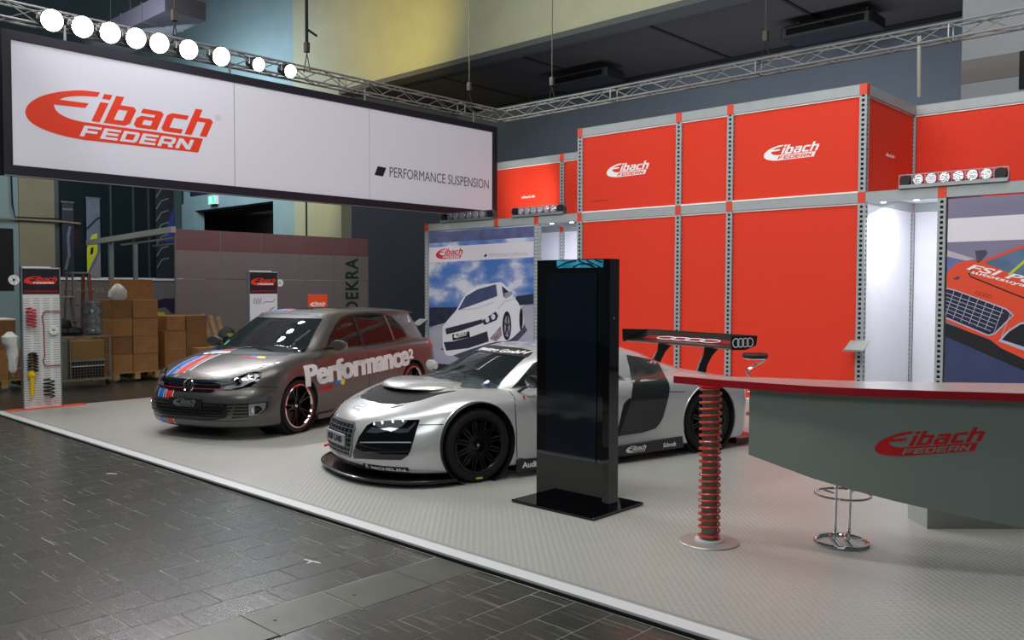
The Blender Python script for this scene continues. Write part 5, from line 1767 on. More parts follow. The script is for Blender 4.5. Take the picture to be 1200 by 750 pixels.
    t = fit2d(t, 0, 0, 1, 1)
    flip = []
    for px, py in t[0]:
        x = 1.19 - px * 2.36
        bot = .525 + px * .075
        top = .785 + px * .10
        q = py / .73 * .80 if py < .73 else .80 + (py - .73) / .27 * .20
        flip.append((x + q * 0.02, bot + (top - bot) * q))
    for bv in (BV,):
        pt('side_lettering', (flip, t[1]), M_WHITE, ('y', .95), off=.003, th=.002, cell=.06)
        t2 = fit2d(text2d('2', 0, .04), 0, 0, 1, 1)
        pt('side_lettering', ([(-1.15 - px * .13, .69 + py * .14) for px, py in t2[0]], t2[1]), M_WHITE, ('y', .95), off=.003, th=.002)
    lg = logo2d()
    pt('door_sticker', ([(.93 - a * .28, .44 + b * .28) for a, b in lg[0][0]], lg[0][1]), M_DARK_RED, ('y', .95), off=.003, th=.001)
    pt('door_sticker', rect2d(.48, .50, .60, .55), M_BLUE, ('y', .95), off=.003, th=.001)
    pt('door_sticker', disc2d(.45, .525, .045, .04), M_YEL, ('y', .95), off=.004, th=.001)
    # nose: grille, badge, lamps, lower grille, fog lamps
    g = pt('grille', poly2d([(-.62, .645), (-.50, .665), (.50, .665), (.62, .645), (.45, .575), (.30, .535), (-.30, .535), (-.45, .575)]), M_GLOSS, ('x', 2.1), off=.004, cell=.05, bv=BL)[0]
    for z, m in ((.575, M_DARK_RED), (.652, mat('trim_navy', srgb(34, 48, 110), .3))):
        patch('grille_trim', line2d([(-.47, z), (-.12, z - .003), (.12, z - .003), (.47, z)], .006), BL, m, g, ('x', 2.1), off=.008, th=.004, cell=.06)
    patch('grille_mesh', line2d([(-.45, .615), (.45, .615)], .01), BL, M_BLACK, g, ('x', 2.1), off=.01, th=.006, cell=.06)
    bx = 2.125
    T = Matrix.Translation((bx, 0, .605)) @ Matrix.Rotation(PI / 2 - .12, 4, 'Y')
    bd = MB().lathe([(0, .004), (.066, .004), (.07, -.01), (.0, -.02)], 28, T).obj('badge', M_GLOSS, root)
    MB().lathe([(.064, .004), (.070, .010), (.076, .004), (.070, -.01)], 28, T, closed=True).obj('badge_ring', M_CHROME, bd)
    vw = join2d(line2d([(-.040, .048), (-.004, -.012 + .02), (.0, .0), ], .012))
    N = Vector((math.cos(.12), 0, math.sin(.12)))
    V = Vector((-math.sin(.12), 0, math.cos(.12)))
    for ln in ([(-.028, .055), (0, .006), (.028, .055)], [(-.056, .030), (-.030, -.050), (0, .004), (.030, -.050), (.056, .030)]):
        plate('badge_letter', line2d(ln, .012), Vector((bx, 0, .605)) + N * .004, (0, 1, 0), V, M_CHROME, bd, .005)
    lamp = [(.37, .575), (.44, .645), (.56, .70), (.68, .745), (.80, .765), (.835, .745), (.81, .69), (.74, .635), (.62, .585), (.47, .56)]
    D = (-1, -.35, 0)

    def obl(pts):
        # outline given on the nose, carried obliquely so that it wraps the corner
        return poly2d(pts)
    hs = pt('head_lamp', obl(FEAT['G_lamp']), M_DGLASS, ('x', 1.85), eye=eye, off=.004, mirror=True, cell=.05, bv=BL)
    for o, hh in zip(pt('lamp_reflector', poly2d(FEAT['G_refl']), M_LENS, ('x', 1.85), eye=eye, off=.008, mirror=True, cell=.04, bv=BL), hs):
        o.parent = hh
    for q, r, m in (((.455, .639), .062, M_BLACK), ((.455, .639), .048, M_CHROME), ((.455, .639), .03, M_DGLASS), ((.64, .70), .05, M_BLACK), ((.64, .70), .036, M_CHROME)):
        for o, hh in zip(pt('lamp_lens', disc2d(q[0], q[1], r * 1.05, r * .8), m, ('x', 1.85), eye=eye, off=.010 + (.06 - r) * .1, mirror=True, cell=.04, bv=BL), hs):
            o.parent = hh
    lgp = [(-.60, .425), (-.30, .43), (.30, .43), (.60, .425), (.50, .27), (.36, .235), (-.36, .235), (-.50, .27)]
    lo = pt('lower_grille', poly2d(lgp), M_BLACK, ('x', 2.1), off=.004, cell=.05, bv=BL)[0]
    for z in (.265, .30, .335, .37, .405):
        w = .44 + (z - .265) * .5
        patch('grille_slat', rect2d(-w, z - .006, w, z + .006), BL, M_GLOSS, lo, ('x', 2.1), off=.012, th=.008, cell=.06)
    pl = MB().cbox(2.172, -.235, .37, 2.186, .235, .475, .004).obj('number_plate', M_BLACK, root)
    lg = logo2d()
    put_logo((2.187, -.17, .378), (0, 1, 0), (0, 0, 1), .33, M_ALU, M_BLACK, pl, .002)
    for s in (1, -1):
        fg = pt('fog_grille', poly2d([(s * .60, .425), (s * .835, .43), (s * .83, .36), (s * .77, .28), (s * .56, .26)]), M_BLACK, ('x', 2.1), off=.004, cell=.05, bv=BL)[0]
        for z in (.29, .325, .36, .395):
            patch('grille_slat', rect2d(min(s * .52, s * .70), z - .006, max(s * .52, s * .70), z + .006), BL, M_GREY, fg, ('x', 2.1), off=.010, th=.006, cell=.06)
        patch('fog_lamp', poly2d([(s * .71, .415), (s * .82, .42), (s * .815, .36), (s * .775, .29), (s * .71, .285)]), BL, M_LENS, fg, ('x', 2.1), off=.014, th=.008, cell=.05)
        patch('fog_lens', disc2d(s * .765, .35, .035, .045), BL, M_CHROME, fg, ('x', 2.1), off=.019, th=.004, cell=.05)
    # stripes over the whole car, on its right half
    SB, SR = (-.47, -.375), (-.325, -.215)
    def stripe(y0, y1, m, w):
        o = pt('stripe', rect2d(w[0], y0, w[1], y1), m, ('z', 1.6), off=.0022, th=.001, cell=.08)
        return o
    for seg in ((1.06, 1.26), (1.50, 1.985), (-1.45, .16)):
        for (y0, y1), m in ((SB, M_BLUE), (SR, M_STRED)):
            stripe(y0, y1, m, seg)
            for e in (y0 - .014, y1 + .004):
                pt('stripe_edge', rect2d(seg[0], e, seg[1], e + .010), M_WHITE, ('z', 1.6), off=.0022, th=.001, cell=.08)
    pt('stripe_edge', rect2d(1.45, -.165, 1.95, -.145), M_WHITE, ('z', 1.6), off=.0022, th=.001, cell=.08)
    pt('bonnet_logo', ([(1.30 + b * .55, -.50 + a * .42) for a, b in lg[0][0]], [f[::-1] for f in lg[0][1]]), M_WHITE, ('z', 1.6), off=.003, th=.001)
    for (y0, y1), m in ((SB, M_BLUE), (SR, M_STRED)):
        pt('stripe', rect2d(y0, .455, y1, .545), m, ('x', 2.2), off=.004, th=.001, cell=.05, bv=BL)
        pt('stripe', rect2d(y0, .165, y1, .225), m, ('x', 2.2), off=.006, th=.001, cell=.05, bv=BL)
        for e in (y0 - .012, y1 + .003):
            pt('stripe_edge', rect2d(e, .455, e + .009, .545), M_WHITE, ('x', 2.2), off=.004, th=.001, bv=BL)
            pt('stripe_edge', rect2d(e, .165, e + .009, .225), M_WHITE, ('x', 2.2), off=.006, th=.001, bv=BL)
    pt('bonnet_sticker', rect2d(1.42, .30, 1.50, .40), M_BLUE, ('z', 1.6), off=.003, th=.001)
    pt('bonnet_sticker', disc2d(1.45, .45, .04, .06), M_YEL, ('z', 1.6), off=.003, th=.001)
    pt('bonnet_sticker', ([(1.48 + b * .2, .18 + a * .26) for a, b in lg[0][0]], lg[0][1]), M_STRED, ('z', 1.6), off=.003, th=.001)
    pt('bumper_lip', rect2d(-.78, .135, .78, .15), M_BLACK, ('x', 2.2), off=.004, th=.004, bv=BL, cell=.06)
    pt('bumper_gap', line2d([(-.70, .235), (-.4, .228), (.4, .228), (.70, .235)], .006), M_SEAM, ('x', 2.2), off=.002, th=.002, bv=BL)
    # roof: sunroof and aerial, spoiler
    pt('sunroof', rect2d(-.55, -.36, -.02, .36), M_DGLASS, ('z', 1.8), off=.003, th=.003, cell=.08)
    MB().tube([(-1.45, 0, 1.40), (-1.56, 0, 1.45)], [.012, .006], 6).obj('aerial', M_BLACK, root)
    MB().prism([(-1.60, 1.375), (-1.86, 1.335), (-1.87, 1.32), (-1.62, 1.33)], 'y', -.52, .52).obj('roof_spoiler', M_GREY, root)
    # tail lamps
    for s in (1, -1):
        pt('tail_lamp', poly2d([(-1.78, .93), (-2.3, .93), (-2.3, .79), (-1.84, .79)]), M_DARK_RED, ('y', s * .95), direc=(0, -s, 0), off=.004, cell=.05)
    # mirrors
    for s in (1, -1):
        m = MB()
        T = Matrix.Translation((.66, s * .985, .995)) @ Matrix.Diagonal((.075, .115, .068, 1)) @ Matrix.Rotation(PI / 2, 4, 'Y')
        m.lathe([(0.001, -1), (.5, -.85), (.85, -.5), (1, 0), (.97, .5), (.9, .55), (0.001, .55)], 22, T)
        o = m.obj('door_mirror', M_GREY, root)
        MB().bar((.70, s * .80, .95), (.68, s * .93, .96), .05, .025).obj('mirror_arm', M_BLACK, o)
        MB().cbox(.612, s * .985 - .09, .955, .622, s * .985 + .09, 1.035, .004).obj('mirror_glass', M_CHROME, o)
    # inside
    for y in (.34, -.34):
        MB().cbox(-.35, y - .24, .38, .22, y + .24, .55, .05).cbox(-.48, y - .24, .50, -.30, y + .24, 1.02, .06).cbox(-.45, y - .13, 1.06, -.36, y + .13, 1.22, .03).obj('seat', M_FIN, root)
    MB().cbox(-1.55, -.62, .40, -1.15, .62, .98, .06).obj('rear_bench', M_FIN, root)
    MB().cbox(.62, -.66, .70, 1.00, .66, .90, .05).obj('dashboard', M_BLACK, root)
    T = Matrix.Translation((.50, .34, .88)) @ Matrix.Rotation(rad(-68), 4, 'Y')
    MB().tube([T @ Vector((.18 * math.cos(2 * PI * k / 20), .18 * math.sin(2 * PI * k / 20), 0)) for k in range(20)], .016, 6, closed=True).obj('steering_wheel', M_BLACK, root)
    MB().cbox(.42, -.11, 1.27, .45, .11, 1.32, .01).obj('rear_view_mirror', M_BLACK, root)
    pt('windscreen_sticker', disc2d(-.585, 1.0, .03, .03), mat('green_print', srgb(30, 150, 110), .5), ('x', 1.6), off=.001, th=.001)
    MB().tube([(1.10, -.50, .935), (1.04, -.05, .965)], .007, 6).obj('wiper', M_BLACK, root)
    MB().tube([(1.12, .05, .94), (1.00, .55, .955)], .007, 6).obj('wiper', M_BLACK, root)
    for ax in (FX, RX):
        for s in (1, -1):
            make_wheel(root, ax, s * .865, .32, .252, .235, 5, M_GLOSS_METAL, M_CHROME, twin=True, ring_red=True, depth=.06)
    return root


build_golf()
# ------------------------------------------------------------------ large hanging sign
UY, VZ = (0, 1, 0), (0, 0, 1)
SX = -12.75
sg = thing('hanging_sign', 'long white illuminated banner sign with black frame hanging below the lamp truss', 'sign', (SX, 8.48, 3.19))
SO = Vector((SX, 8.48, 3.19))
ys = [3.885, 7.12, 9.82, 13.05]
for a, b_ in zip(ys, ys[1:]):
    b = MB().box(-.012, a + .006 - SO.y, 3.33 - SO.z, 0, b_ - .006 - SO.y, 4.985 - SO.z)
    b.obj('sign_panel', M_SIGN, sg)
f = MB().box(-.14, 3.77 - SO.y, 0, .03, 13.17 - SO.y, .135)
f.obj('frame_bar', M_FRAME, sg)
MB().box(-.14, 3.77 - SO.y, 1.80, .03, 13.17 - SO.y, 1.92).obj('frame_bar', M_FRAME, sg)
MB().box(-.14, 3.77 - SO.y, .135, .03, 3.88 - SO.y, 1.80).obj('frame_bar', M_FRAME, sg)
MB().box(-.14, 13.055 - SO.y, .135, .03, 13.17 - SO.y, 1.80).obj('frame_bar', M_FRAME, sg)
MB().box(-.13, 3.88 - SO.y, .13, -.10, 13.06 - SO.y, 1.82).obj('back_board', M_BLACK, sg)
MB().box(.03, 3.77 - SO.y, -.012, .034, 13.17 - SO.y, .0).obj('lower_lip', M_ALU, sg)
put_logo(Vector((SX, 4.06, 3.765)) - SO, UY, VZ, 2.70, M_LOGO_RED, M_SIGN, sg, .003)
plate('registered_mark', join2d(ring2d(6.84, 4.385, .045, .045, .008), fit2d(text2d('R'), 6.825, 4.362, 6.858, 4.408)), -SO + Vector((SX, 0, 0)), UY, VZ, mat('mark_grey', srgb(170, 172, 180), .5), sg, .002)
plate('lozenge', poly2d([(9.93, 3.785), (10.13, 3.775), (10.21, 3.945), (10.01, 3.955)]), -SO + Vector((SX, 0, 0)), UY, VZ, M_FRAME, sg, .003)
plate('lettering', fit2d(text2d('PERFORMANCE SUSPENSION', 0, 0), 10.29, 3.785, 12.94, 3.975), -SO + Vector((SX, 0, 0)), UY, VZ, mat('print_dark_grey', srgb(84, 84, 96), .5), sg, .002)
for y in (4.6, 7.1, 9.8, 12.6):
    MB().bar((-.10, y - SO.y, 1.92), (-.10, y - SO.y, 2.16), .03).obj('hanger', M_ALU, sg)

# ------------------------------------------------------------------ lighting trusses
M_TRUSS = mat('truss_alu', srgb(146, 147, 146), .4, .4)


def truss(name, label, a, b, s=.22, step=.42):
    a, b = Vector(a), Vector(b)
    r = thing(name, label, 'truss', a)
    d = b - a
    L = d.length
    d.normalize()
    w = Vector((0, 0, 1)).cross(d)
    u = Vector((0, 0, 1))
    c = [w * sx * s / 2 + u * sz * s / 2 for sx, sz in ((1, 1), (-1, 1), (-1, -1), (1, -1))]
    for q in c:
        MB().tube([q, q + d * L], .018, 8).obj('chord', M_TRUSS, r)
    n = int(L / step)
    st = L / n
    for f in range(4):
        p, q = c[f], c[(f + 1) % 4]
        for k in range(n):
            s0, s1 = (p, q) if (k + f) % 2 == 0 else (q, p)
            MB().tube([s0 + d * st * k, s1 + d * st * (k + 1)], .009, 5).obj('brace', M_TRUSS, r)
    for t in [x * 3.0 for x in range(1, int(L / 3.0) + 1)]:
        b2 = MB()
        for i in range(4):
            b2.bar(c[i] + d * t, c[(i + 1) % 4] + d * t, .016)
        b2.obj('end_frame', M_TRUSS, r)
    return r


TX = -13.07
truss('lighting_truss', 'aluminium lattice truss above the white sign, carrying the bright round lamps', (TX, 3.45, 5.44), (TX, 13.62, 5.44))
truss('lattice_truss', 'long aluminium lattice truss running to the top right in front of the soffit', (TX + .14, 13.5, 5.42), (1.2, 13.5, 5.42))
truss('front_truss', 'aluminium lattice truss leaving the top left corner towards the viewer', (TX + .14, 3.5, 5.44), (-4.0, 3.5, 5.44))
# chain hoists
for i, (x, y, lab) in enumerate(((TX, 8.70, 'chain hoist with hook holding the lamp truss right of the lamps'), (TX, 6.30, 'thin hoist cable above the middle of the bright lamps'),
                                 (TX, 12.68, 'hoist cable near the corner where the trusses meet'), (-11.49, 13.5, 'hoist cable on the long truss right of the truss corner'),
                                 (-6.81, 13.5, 'hoist cable on the long truss above the second red panel'))):
    r = thing('hoist_chain', lab, 'hoist', (x, y, 5.5), 0, 'hoists holding the trusses')
    MB().tube([(0, 0, .35), (0, 0, 12.4)], .028 if i == 0 else .011, 6).obj('chain', M_DARK if i == 0 else mat('cable_grey', srgb(60, 56, 50), .6), r)
    MB().tube([(-.10, 0, .0), (0, 0, .32), (.10, 0, .0)], .010, 6).obj('sling', M_BLACK, r)
    MB().cbox(-.045, -.045, .34, .045, .045, .52, .015).obj('hook_block', mat('hook_steel', srgb(70, 64, 58), .5, .5), r)
    if i == 0:
        MB().bar((-.02, .02, .75), (.02, .20, .66), .03).obj('hook_handle', M_DARK, r)
o = MB().tube([(-4.33, 13.39, 5.42), (-4.36, 13.5, 5.0), (-4.42, 13.72, 4.6)], .028, 8).obj('hanging_strap', mat('strap_grey', srgb(170, 170, 160), .6))
tag(o, 'pale strap hanging from the long truss behind the wall corner', 'strap')
# lamps on the truss
pos = ['first from the left end', 'second from the left end', 'third from the left end', 'fourth from the left', 'fifth from the left',
       'sixth from the left', 'seventh from the left', 'second from the right end', 'last one at the right end']
for i, y in enumerate((4.41, 4.81, 5.19, 5.56, 5.91, 6.37, 6.91, 7.57, 8.17)):
    r = thing('truss_lamp', 'bright round white lamp on the truss above the sign, %s' % pos[i], 'lamp', (TX + .30, y, 5.36), 0, 'bright lamps on the truss')
    T = Matrix.Rotation(PI / 2 + rad(16), 4, 'Y')
    R_ = .150 if i < 7 else .115
    MB().lathe([(.05, -.30), (R_ * .8, -.26), (R_, -.02), (R_ + .008, .02), (R_ - .004, .02), (R_ - .012, -.01)], 24, T).obj('can', M_BLACK, r)
    MB().lathe([(0, .006), (R_ - .01, .0)], 24, T).obj('lens', M_LAMP, r)
    MB().tube([(-.05, -R_ - .02, 0), (-.05, -R_ - .02, .10), (-.05, R_ + .02, .10), (-.05, R_ + .02, 0)], .009, 6).obj('yoke', M_ALU, r)
    MB().bar((-.05, 0, .10), (-.15, 0, .12), .03).obj('clamp', M_ALU, r)
for i, y in enumerate((4.41, 4.81, 5.19, 5.56, 5.91, 6.37, 6.91, 7.57, 8.17)):
    tx = (-10.5, -6.5, -8.5, -4.5, -10.0, -6.0, -8.0, -4.0, -7.0)[i]
    ty = (6.5, 5.5, 7.5, 6.0, 8.0, 7.5, 5.0, 7.0, 9.5)[i]
    light('truss_beam', 'SPOT', (TX + .48, y, 5.33), (tx, ty, .6), 270 if i in (0, 4) else 190, (.97, .97, 1.0), .12, angle=64, blend=.8)
light('sign_wash', 'AREA', (TX + 1.2, 5.4, 6.0), (SX, 5.8, 4.2), 26, (.95, .95, 1.0), 3.0, .4)
# ------------------------------------------------------------------ black screen column
M_SCREEN = mat('screen_glass', srgb(9, 18, 30), .06, coat=.5)
ks = thing('screen_kiosk', 'tall gloss black screen column on a flat base in front of the silver coupe', 'kiosk', (-4.235, 5.29, 0))


def rel(b, o):
    o = Vector(o)
    b.v = [tuple(Vector(p) - o) for p in b.v]
    return b


KO = (-4.235, 5.29, 0)
rel(MB().box(-4.59, 4.98, 0, -3.83, 5.57, .008), KO).obj('underplate', M_BLACK, ks)
rel(MB().cbox(-4.62, 4.95, .008, -3.80, 5.60, .022, .004), KO).obj('base_plate', M_GLOSS, ks)
rel(MB().prism([(-4.59, 5.22), (-3.925, 5.22), (-3.885, 5.25), (-3.885, 5.37), (-4.59, 5.37)], 'z', .022, 1.925), KO).obj('housing', M_GLOSS, ks)
rel(MB().box(-4.48, 5.213, .36, -3.98, 5.222, 1.82), KO).obj('screen', M_SCREEN, ks)
m = mat('blue_reflection_tint', srgb(60, 170, 220), .15, noise=.6, nscale=9, coat=.5)
bl = rel(MB().box(-4.38, 5.214, 1.86, -3.925, 5.2205, 1.918), KO).obj('top_reflection', m, ks)  # blue reflection on the housing, put on as a coloured plate
bl['label'] = 'blue streaked strip standing in for a reflection'
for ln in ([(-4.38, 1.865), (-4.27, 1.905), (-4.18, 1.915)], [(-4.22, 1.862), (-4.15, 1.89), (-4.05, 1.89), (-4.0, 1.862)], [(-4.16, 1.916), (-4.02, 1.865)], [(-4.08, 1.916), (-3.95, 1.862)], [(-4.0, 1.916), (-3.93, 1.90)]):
    plate('reflection_streak', line2d(ln, .008), Vector((0, 5.213, 0)) - Vector(KO), (1, 0, 0), VZ, M_SCREEN, bl, .002)
rel(MB().box(-3.885, 5.30, 1.47, -3.884, 5.31, 1.48), KO).obj('status_lamp', M_WHITE, ks)

# ------------------------------------------------------------------ curved counter
M_TOP = mat('counter_top_laminate', srgb(172, 166, 164), .25, coat=.2)
M_CPANEL = mat('counter_panel_grey', srgb(126, 134, 129), .5, noise=.03, nscale=3)
ct = thing('curved_counter', 'curved grey counter front with dark red edge, resting on the column with the red spring', 'counter', (-2.0, 5.8, 0))
CO = (-2.0, 5.8, 0)
fr = [(-3.19, 5.045), (-2.81, 5.052), (-2.51, 5.078), (-2.25, 5.118), (-2.02, 5.193), (-1.80, 5.290), (-1.60, 5.395), (-1.20, 5.62), (-.8, 5.88), (-.4, 6.2), (0, 6.6)]
bk = [(-3.17, 5.10), (-2.95, 5.25), (-2.68, 5.41), (-2.42, 5.50), (-2.18, 5.61), (-1.95, 5.76), (-1.75, 5.91), (-1.34, 6.23), (-1.0, 6.5), (-.65, 6.85), (-.3, 7.2)]


def strip(a, b, z0, z1):
    m_ = MB()
    n = len(a)
    vs_ = [(p[0], p[1], z) for z in (z0, z1) for q in (a, b) for p in q]
    fs = []
    A0, B0, A1, B1 = 0, n, 2 * n, 3 * n
    for i in range(n - 1):
        fs += [(A0 + i, A0 + i + 1, B0 + i + 1, B0 + i), (A1 + i, B1 + i, B1 + i + 1, A1 + i + 1),
               (A0 + i, A1 + i, A1 + i + 1, A0 + i + 1), (B0 + i, B0 + i + 1, B1 + i + 1, B1 + i)]
    fs += [(A0, B0, B1, A1), (A0 + n - 1, A1 + n - 1, B1 + n - 1, B0 + n - 1)]
    m_.add(vs_, fs)
    return m_


def off(pts, d):
    out = []
    for i, p in enumerate(pts):
        a, b = pts[max(0, i - 1)], pts[min(len(pts) - 1, i + 1)]
        dx, dy = b[0] - a[0], b[1] - a[1]
        L = math.hypot(dx, dy)
        out.append((p[0] - dy / L * d, p[1] + dx / L * d))
    return out


rel(strip(off(fr, .004), off(bk, -.004), 1.054, 1.102), CO).obj('worktop', M_TOP, ct)
rel(strip(fr, off(fr, .004), 1.054, 1.1015), CO).obj('edge_band', mat('edge_red', srgb(158, 20, 34), .35), ct)['label'] = 'dark red edge band'
rel(strip(off(bk, -.004), bk, 1.054, 1.1015), CO).obj('edge_band', mat('edge_red', srgb(158, 20, 34), .35), ct)
# hanging panel below the edge
pf = off(fr, .07)
pf = [(-2.665, 5.125)] + [p for p in pf if p[0] > -2.6]
pb = off(pf, .03)


def zb(x):
    return float(np.interp(x, [-2.67, -2.2, -1.7, -1.2, 0], [.62, .50, .39, .30, .06]))


m_ = MB()
n = len(pf)
vs_ = [(p[0], p[1], zb(p[0])) for p in pf] + [(p[0], p[1], zb(p[0])) for p in pb] + [(p[0], p[1], 1.054) for p in pf] + [(p[0], p[1], 1.054) for p in pb]
fs = []
for i in range(n - 1):
    fs += [(i, i + 1, n + i + 1, n + i), (2 * n + i, 3 * n + i, 3 * n + i + 1, 2 * n + i + 1), (i, 2 * n + i, 2 * n + i + 1, i + 1), (n + i, n + i + 1, 3 * n + i + 1, 3 * n + i)]
fs += [(0, n, 3 * n, 2 * n), (n - 1, 3 * n - 1, 4 * n - 1, 2 * n - 1)]
m_.add(vs_, fs, True)
cp = rel(m_, CO).obj('front_panel', M_CPANEL, ct, angle=40)
bvp = bvh_of(cp.data)


def onpanel(fl):
    """lettering carried onto the curved panel along +Y; x across, z up"""
    return ([(p[0], p[1]) for p in fl[0]], fl[1])


def put_on_panel(fl, m, off_, nm):
    bm = bmesh.new()
    vs = [bm.verts.new((p[0], p[1], 0)) for p in fl[0]]
    for q in fl[1]:
        try:
            bm.faces.new([vs[i] for i in q])
        except ValueError:
            pass
    for k in range(-40, 10):
        bmesh.ops.bisect_plane(bm, geom=bm.verts[:] + bm.edges[:] + bm.faces[:], plane_co=(k * .05, 0, 0), plane_no=(1, 0, 0), dist=1e-5)
    for v in bm.verts:
        h, nn, i, d = bvp.ray_cast(Vector((v.co.x, -6, v.co.y)), Vector((0, 1, 0)), 20)
        if h is None:
            h, nn, i, d = bvp.find_nearest(Vector((v.co.x, -.6, v.co.y)))
        if nn.y > 0:
            nn = -nn
        v.co = h + nn * off_
    bm.normal_update()
    if sum(f_.normal.y for f_ in bm.faces) > 0:
        bmesh.ops.reverse_faces(bm, faces=bm.faces)
    me = bpy.data.meshes.new(nm)
    bm.to_mesh(me)
    bm.free()
    me.materials.append(m)
    inst(nm, me, cp)


lgA, lgB = logo2d()
sx_, w_ = -1.925 - CO[0], .535
put_on_panel(([(sx_ + a * w_, .672 + b * .56 + a * .075) for a, b in lgA[0]], lgA[1]), mat('counter_logo_red', srgb(196, 24, 28), .4), .002, 'word_mark')
put_on_panel(([(sx_ + a * w_, .672 + b * .56 + a * .075) for a, b in lgB[0]], lgB[1]), M_CPANEL, .003, 'lettering')
# body of the counter behind the panel
rel(strip([(-2.16, 6.64), (-1.96, 6.43), (-1.56, 6.81), (-1.1, 7.25)][1:], [(-2.16, 6.64), (-1.78, 7.02), (-1.3, 7.45)], 0, .74), CO).obj('plinth', mat('plinth_grey', srgb(158, 166, 162), .5), ct)
# supporting column with coil spring
sc = thing('spring_leg', 'round grey counter leg wrapped in a red coil spring, on a round foot plate', 'counter leg', (-2.925, 5.085, 0))
MB().lathe([(0, 0), (.196, 0), (.200, .004), (.194, .010), (0, .010)], 48).obj('foot_plate', mat('foot_grey', srgb(176, 176, 174), .35, .4), sc)
MB().lathe([(0, .010), (.092, .010), (.092, .022), (0, .022)], 36).obj('collar', mat('collar_white', srgb(220, 220, 218), .4), sc)
MB().lathe([(0, .02), (.052, .02), (.052, 1.054), (0, 1.054)], 32).obj('tube', mat('tube_grey', srgb(124, 120, 114), .45, .3, noise=.08), sc)
pts = []
turns = 23
for k in range(turns * 20 + 1):
    t = k / 20.0
    z = .034 + 1.01 * t / turns
    if t < 1:
        z = .034 + .02 * t
    pts.append((.067 * math.cos(2 * PI * t), .067 * math.sin(2 * PI * t), z if t >= 1 else min(z, .034 + 1.01 / turns * t)))
MB().tube(pts, .0088, 7).obj('coil_spring', mat('spring_red', srgb(206, 58, 36), .35, coat=.4), sc)
MB().lathe([(0, 1.044), (.08, 1.044), (.08, 1.054), (0, 1.054)], 32).obj('top_ring', M_DARK_RED, sc)


# ------------------------------------------------------------------ bar stools
def stool(label, loc, rz):
    r = thing('bar_stool', label, 'bar stool', loc, rz, 'bar stools at the counter')
    MB().lathe([(0, .775), (.15, .775), (.166, .785), (.168, .815), (.155, .835), (0, .84)], 36).obj('seat', mat('black_leather', srgb(26, 24, 24), .5, bump=.1, nscale=60), r)
    MB().lathe([(.08, .758), (.155, .758), (.160, .772), (.08, .772)], 36, closed=True).obj('seat_ring', M_CHROME, r)
    MB().tube([(.168 * math.cos(2 * PI * k / 36), .168 * math.sin(2 * PI * k / 36), .012) for k in range(36)], .012, 8, closed=True).obj('base_ring', M_CHROME, r)
    MB().tube([(.175 * math.cos(2 * PI * k / 36), -.02 + .175 * math.sin(2 * PI * k / 36), .335) for k in range(36)], .0085, 8, closed=True).obj('foot_ring', M_CHROME, r)
    for s in (-1, 1):
        x = s * .045
        MB().tube([(x, .16, .012), (x, .06, .014), (x, -.0, .03), (x, -.012, .10), (x, -.02, .30), (x, -.03, .48), (x, -.10, .56), (x, -.11, .60), (x, -.03, .66), (x, .09, .72), (x, .12, .75), (x, .08, .765), (x, -.02, .765)], .011, 8).obj('frame_tube', M_CHROME, r)
        MB().tube([(x * 1.0, -.16, .012), (x, -.0, .014)], .009, 8).obj('base_bar', M_CHROME, r)
        MB().tube([(x, -.02, .335), (x * 2.2, .10, .335)], .006, 6).obj('foot_bar', M_CHROME, r)
    return r


stool('chrome bar stool whose ring foot shows in front under the counter panel', (-2.265, 5.67, 0), rad(35))
stool('black-seated chrome bar stool in front of the red wall, behind the rear wheel', (-5.46, 10.65, 0), rad(-50))
# ------------------------------------------------------------------ display boards at the left edge of the stand
M_PEG = mat('peg_white', srgb(214, 218, 218), .45)
M_SIDE = mat('display_side', srgb(120, 134, 140), .4, .4)


def coil(r, cx, cz, rad_, h, turns, wire, m, name='coil_spring', x=.06, taper=0.0, a0=0.0):
    pts = []
    n = turns * 16
    for k in range(int(n) + 1):
        t = k / n
        R_ = rad_ * (1 - taper * t)
        a = a0 + 2 * PI * turns * t
        pts.append((x + R_ * math.cos(a) * .6, cx + R_ * math.sin(a), cz + h * t))
    return MB().tube(pts, wire, 6).obj(name, m, r)


def display(name, label, y0, y1, items):
    yc = (y0 + y1) / 2
    w = (y1 - y0) / 2
    r = thing(name, label, 'display board', (-13.05, yc, 0))
    MB().box(-.06, -w, .0, -.004, w, 1.97).obj('core', M_PEG if items else mat('display_lower', srgb(176, 178, 178), .5), r)
    for s in (-1, 1):
        MB().box(-.07, s * w - .008, 0, .004, s * w + .008, 1.975).obj('side_rail', M_SIDE, r)
    MB().box(-.05, -w + .01, 1.965, .0, w - .12, 1.985).obj('top_clip', mat('clip_white', srgb(220, 222, 222), .4), r)
    hd = MB().box(-.004, -w + .008, 1.60, .004, w - .008, 1.955).obj('header', mat('header_navy', srgb(30, 31, 40), .45), r)
    put_logo((.004, -w + .03, 1.735), UY, VZ, 2 * w - .06, M_LOGO_RED, M_WHITE, hd, .002)
    plate('lettering', fit2d(text2d('PURE PERFORMANCE', 0, .02), -w + .03, 1.625, w - .03, 1.65), (.004, 0, 0), UY, VZ, M_DARK_RED, hd, .002)
    return r, w


d1, w = display('peg_display', 'white slotted display board with springs and shock absorber, far left on an orange strip', 4.06, 4.555, True)
sl = MB()
for c in range(4):
    yy = -w + .055 + c * .128
    for k in range(46):
        z = .05 + k * .033
        sl.box(-.0045, yy - .040, z - .004, -.0032, yy + .040, z + .004)
for q in sl.v:
    pass
so = sl.obj('slots', mat('slot_grey', srgb(128, 132, 132), .7), d1)
so['kind'] = 'stuff'
fb = MB().box(-.10, -.46, 0, .10, .56, .004)
o = fb.obj('floor_strip', mat('strip_orange', srgb(228, 78, 40), .5))
o.location = (-13.02, 4.30, .0)
tag(o, 'flat orange-red strip on the floor under the slotted display', 'floor strip')
yc = 4.3075


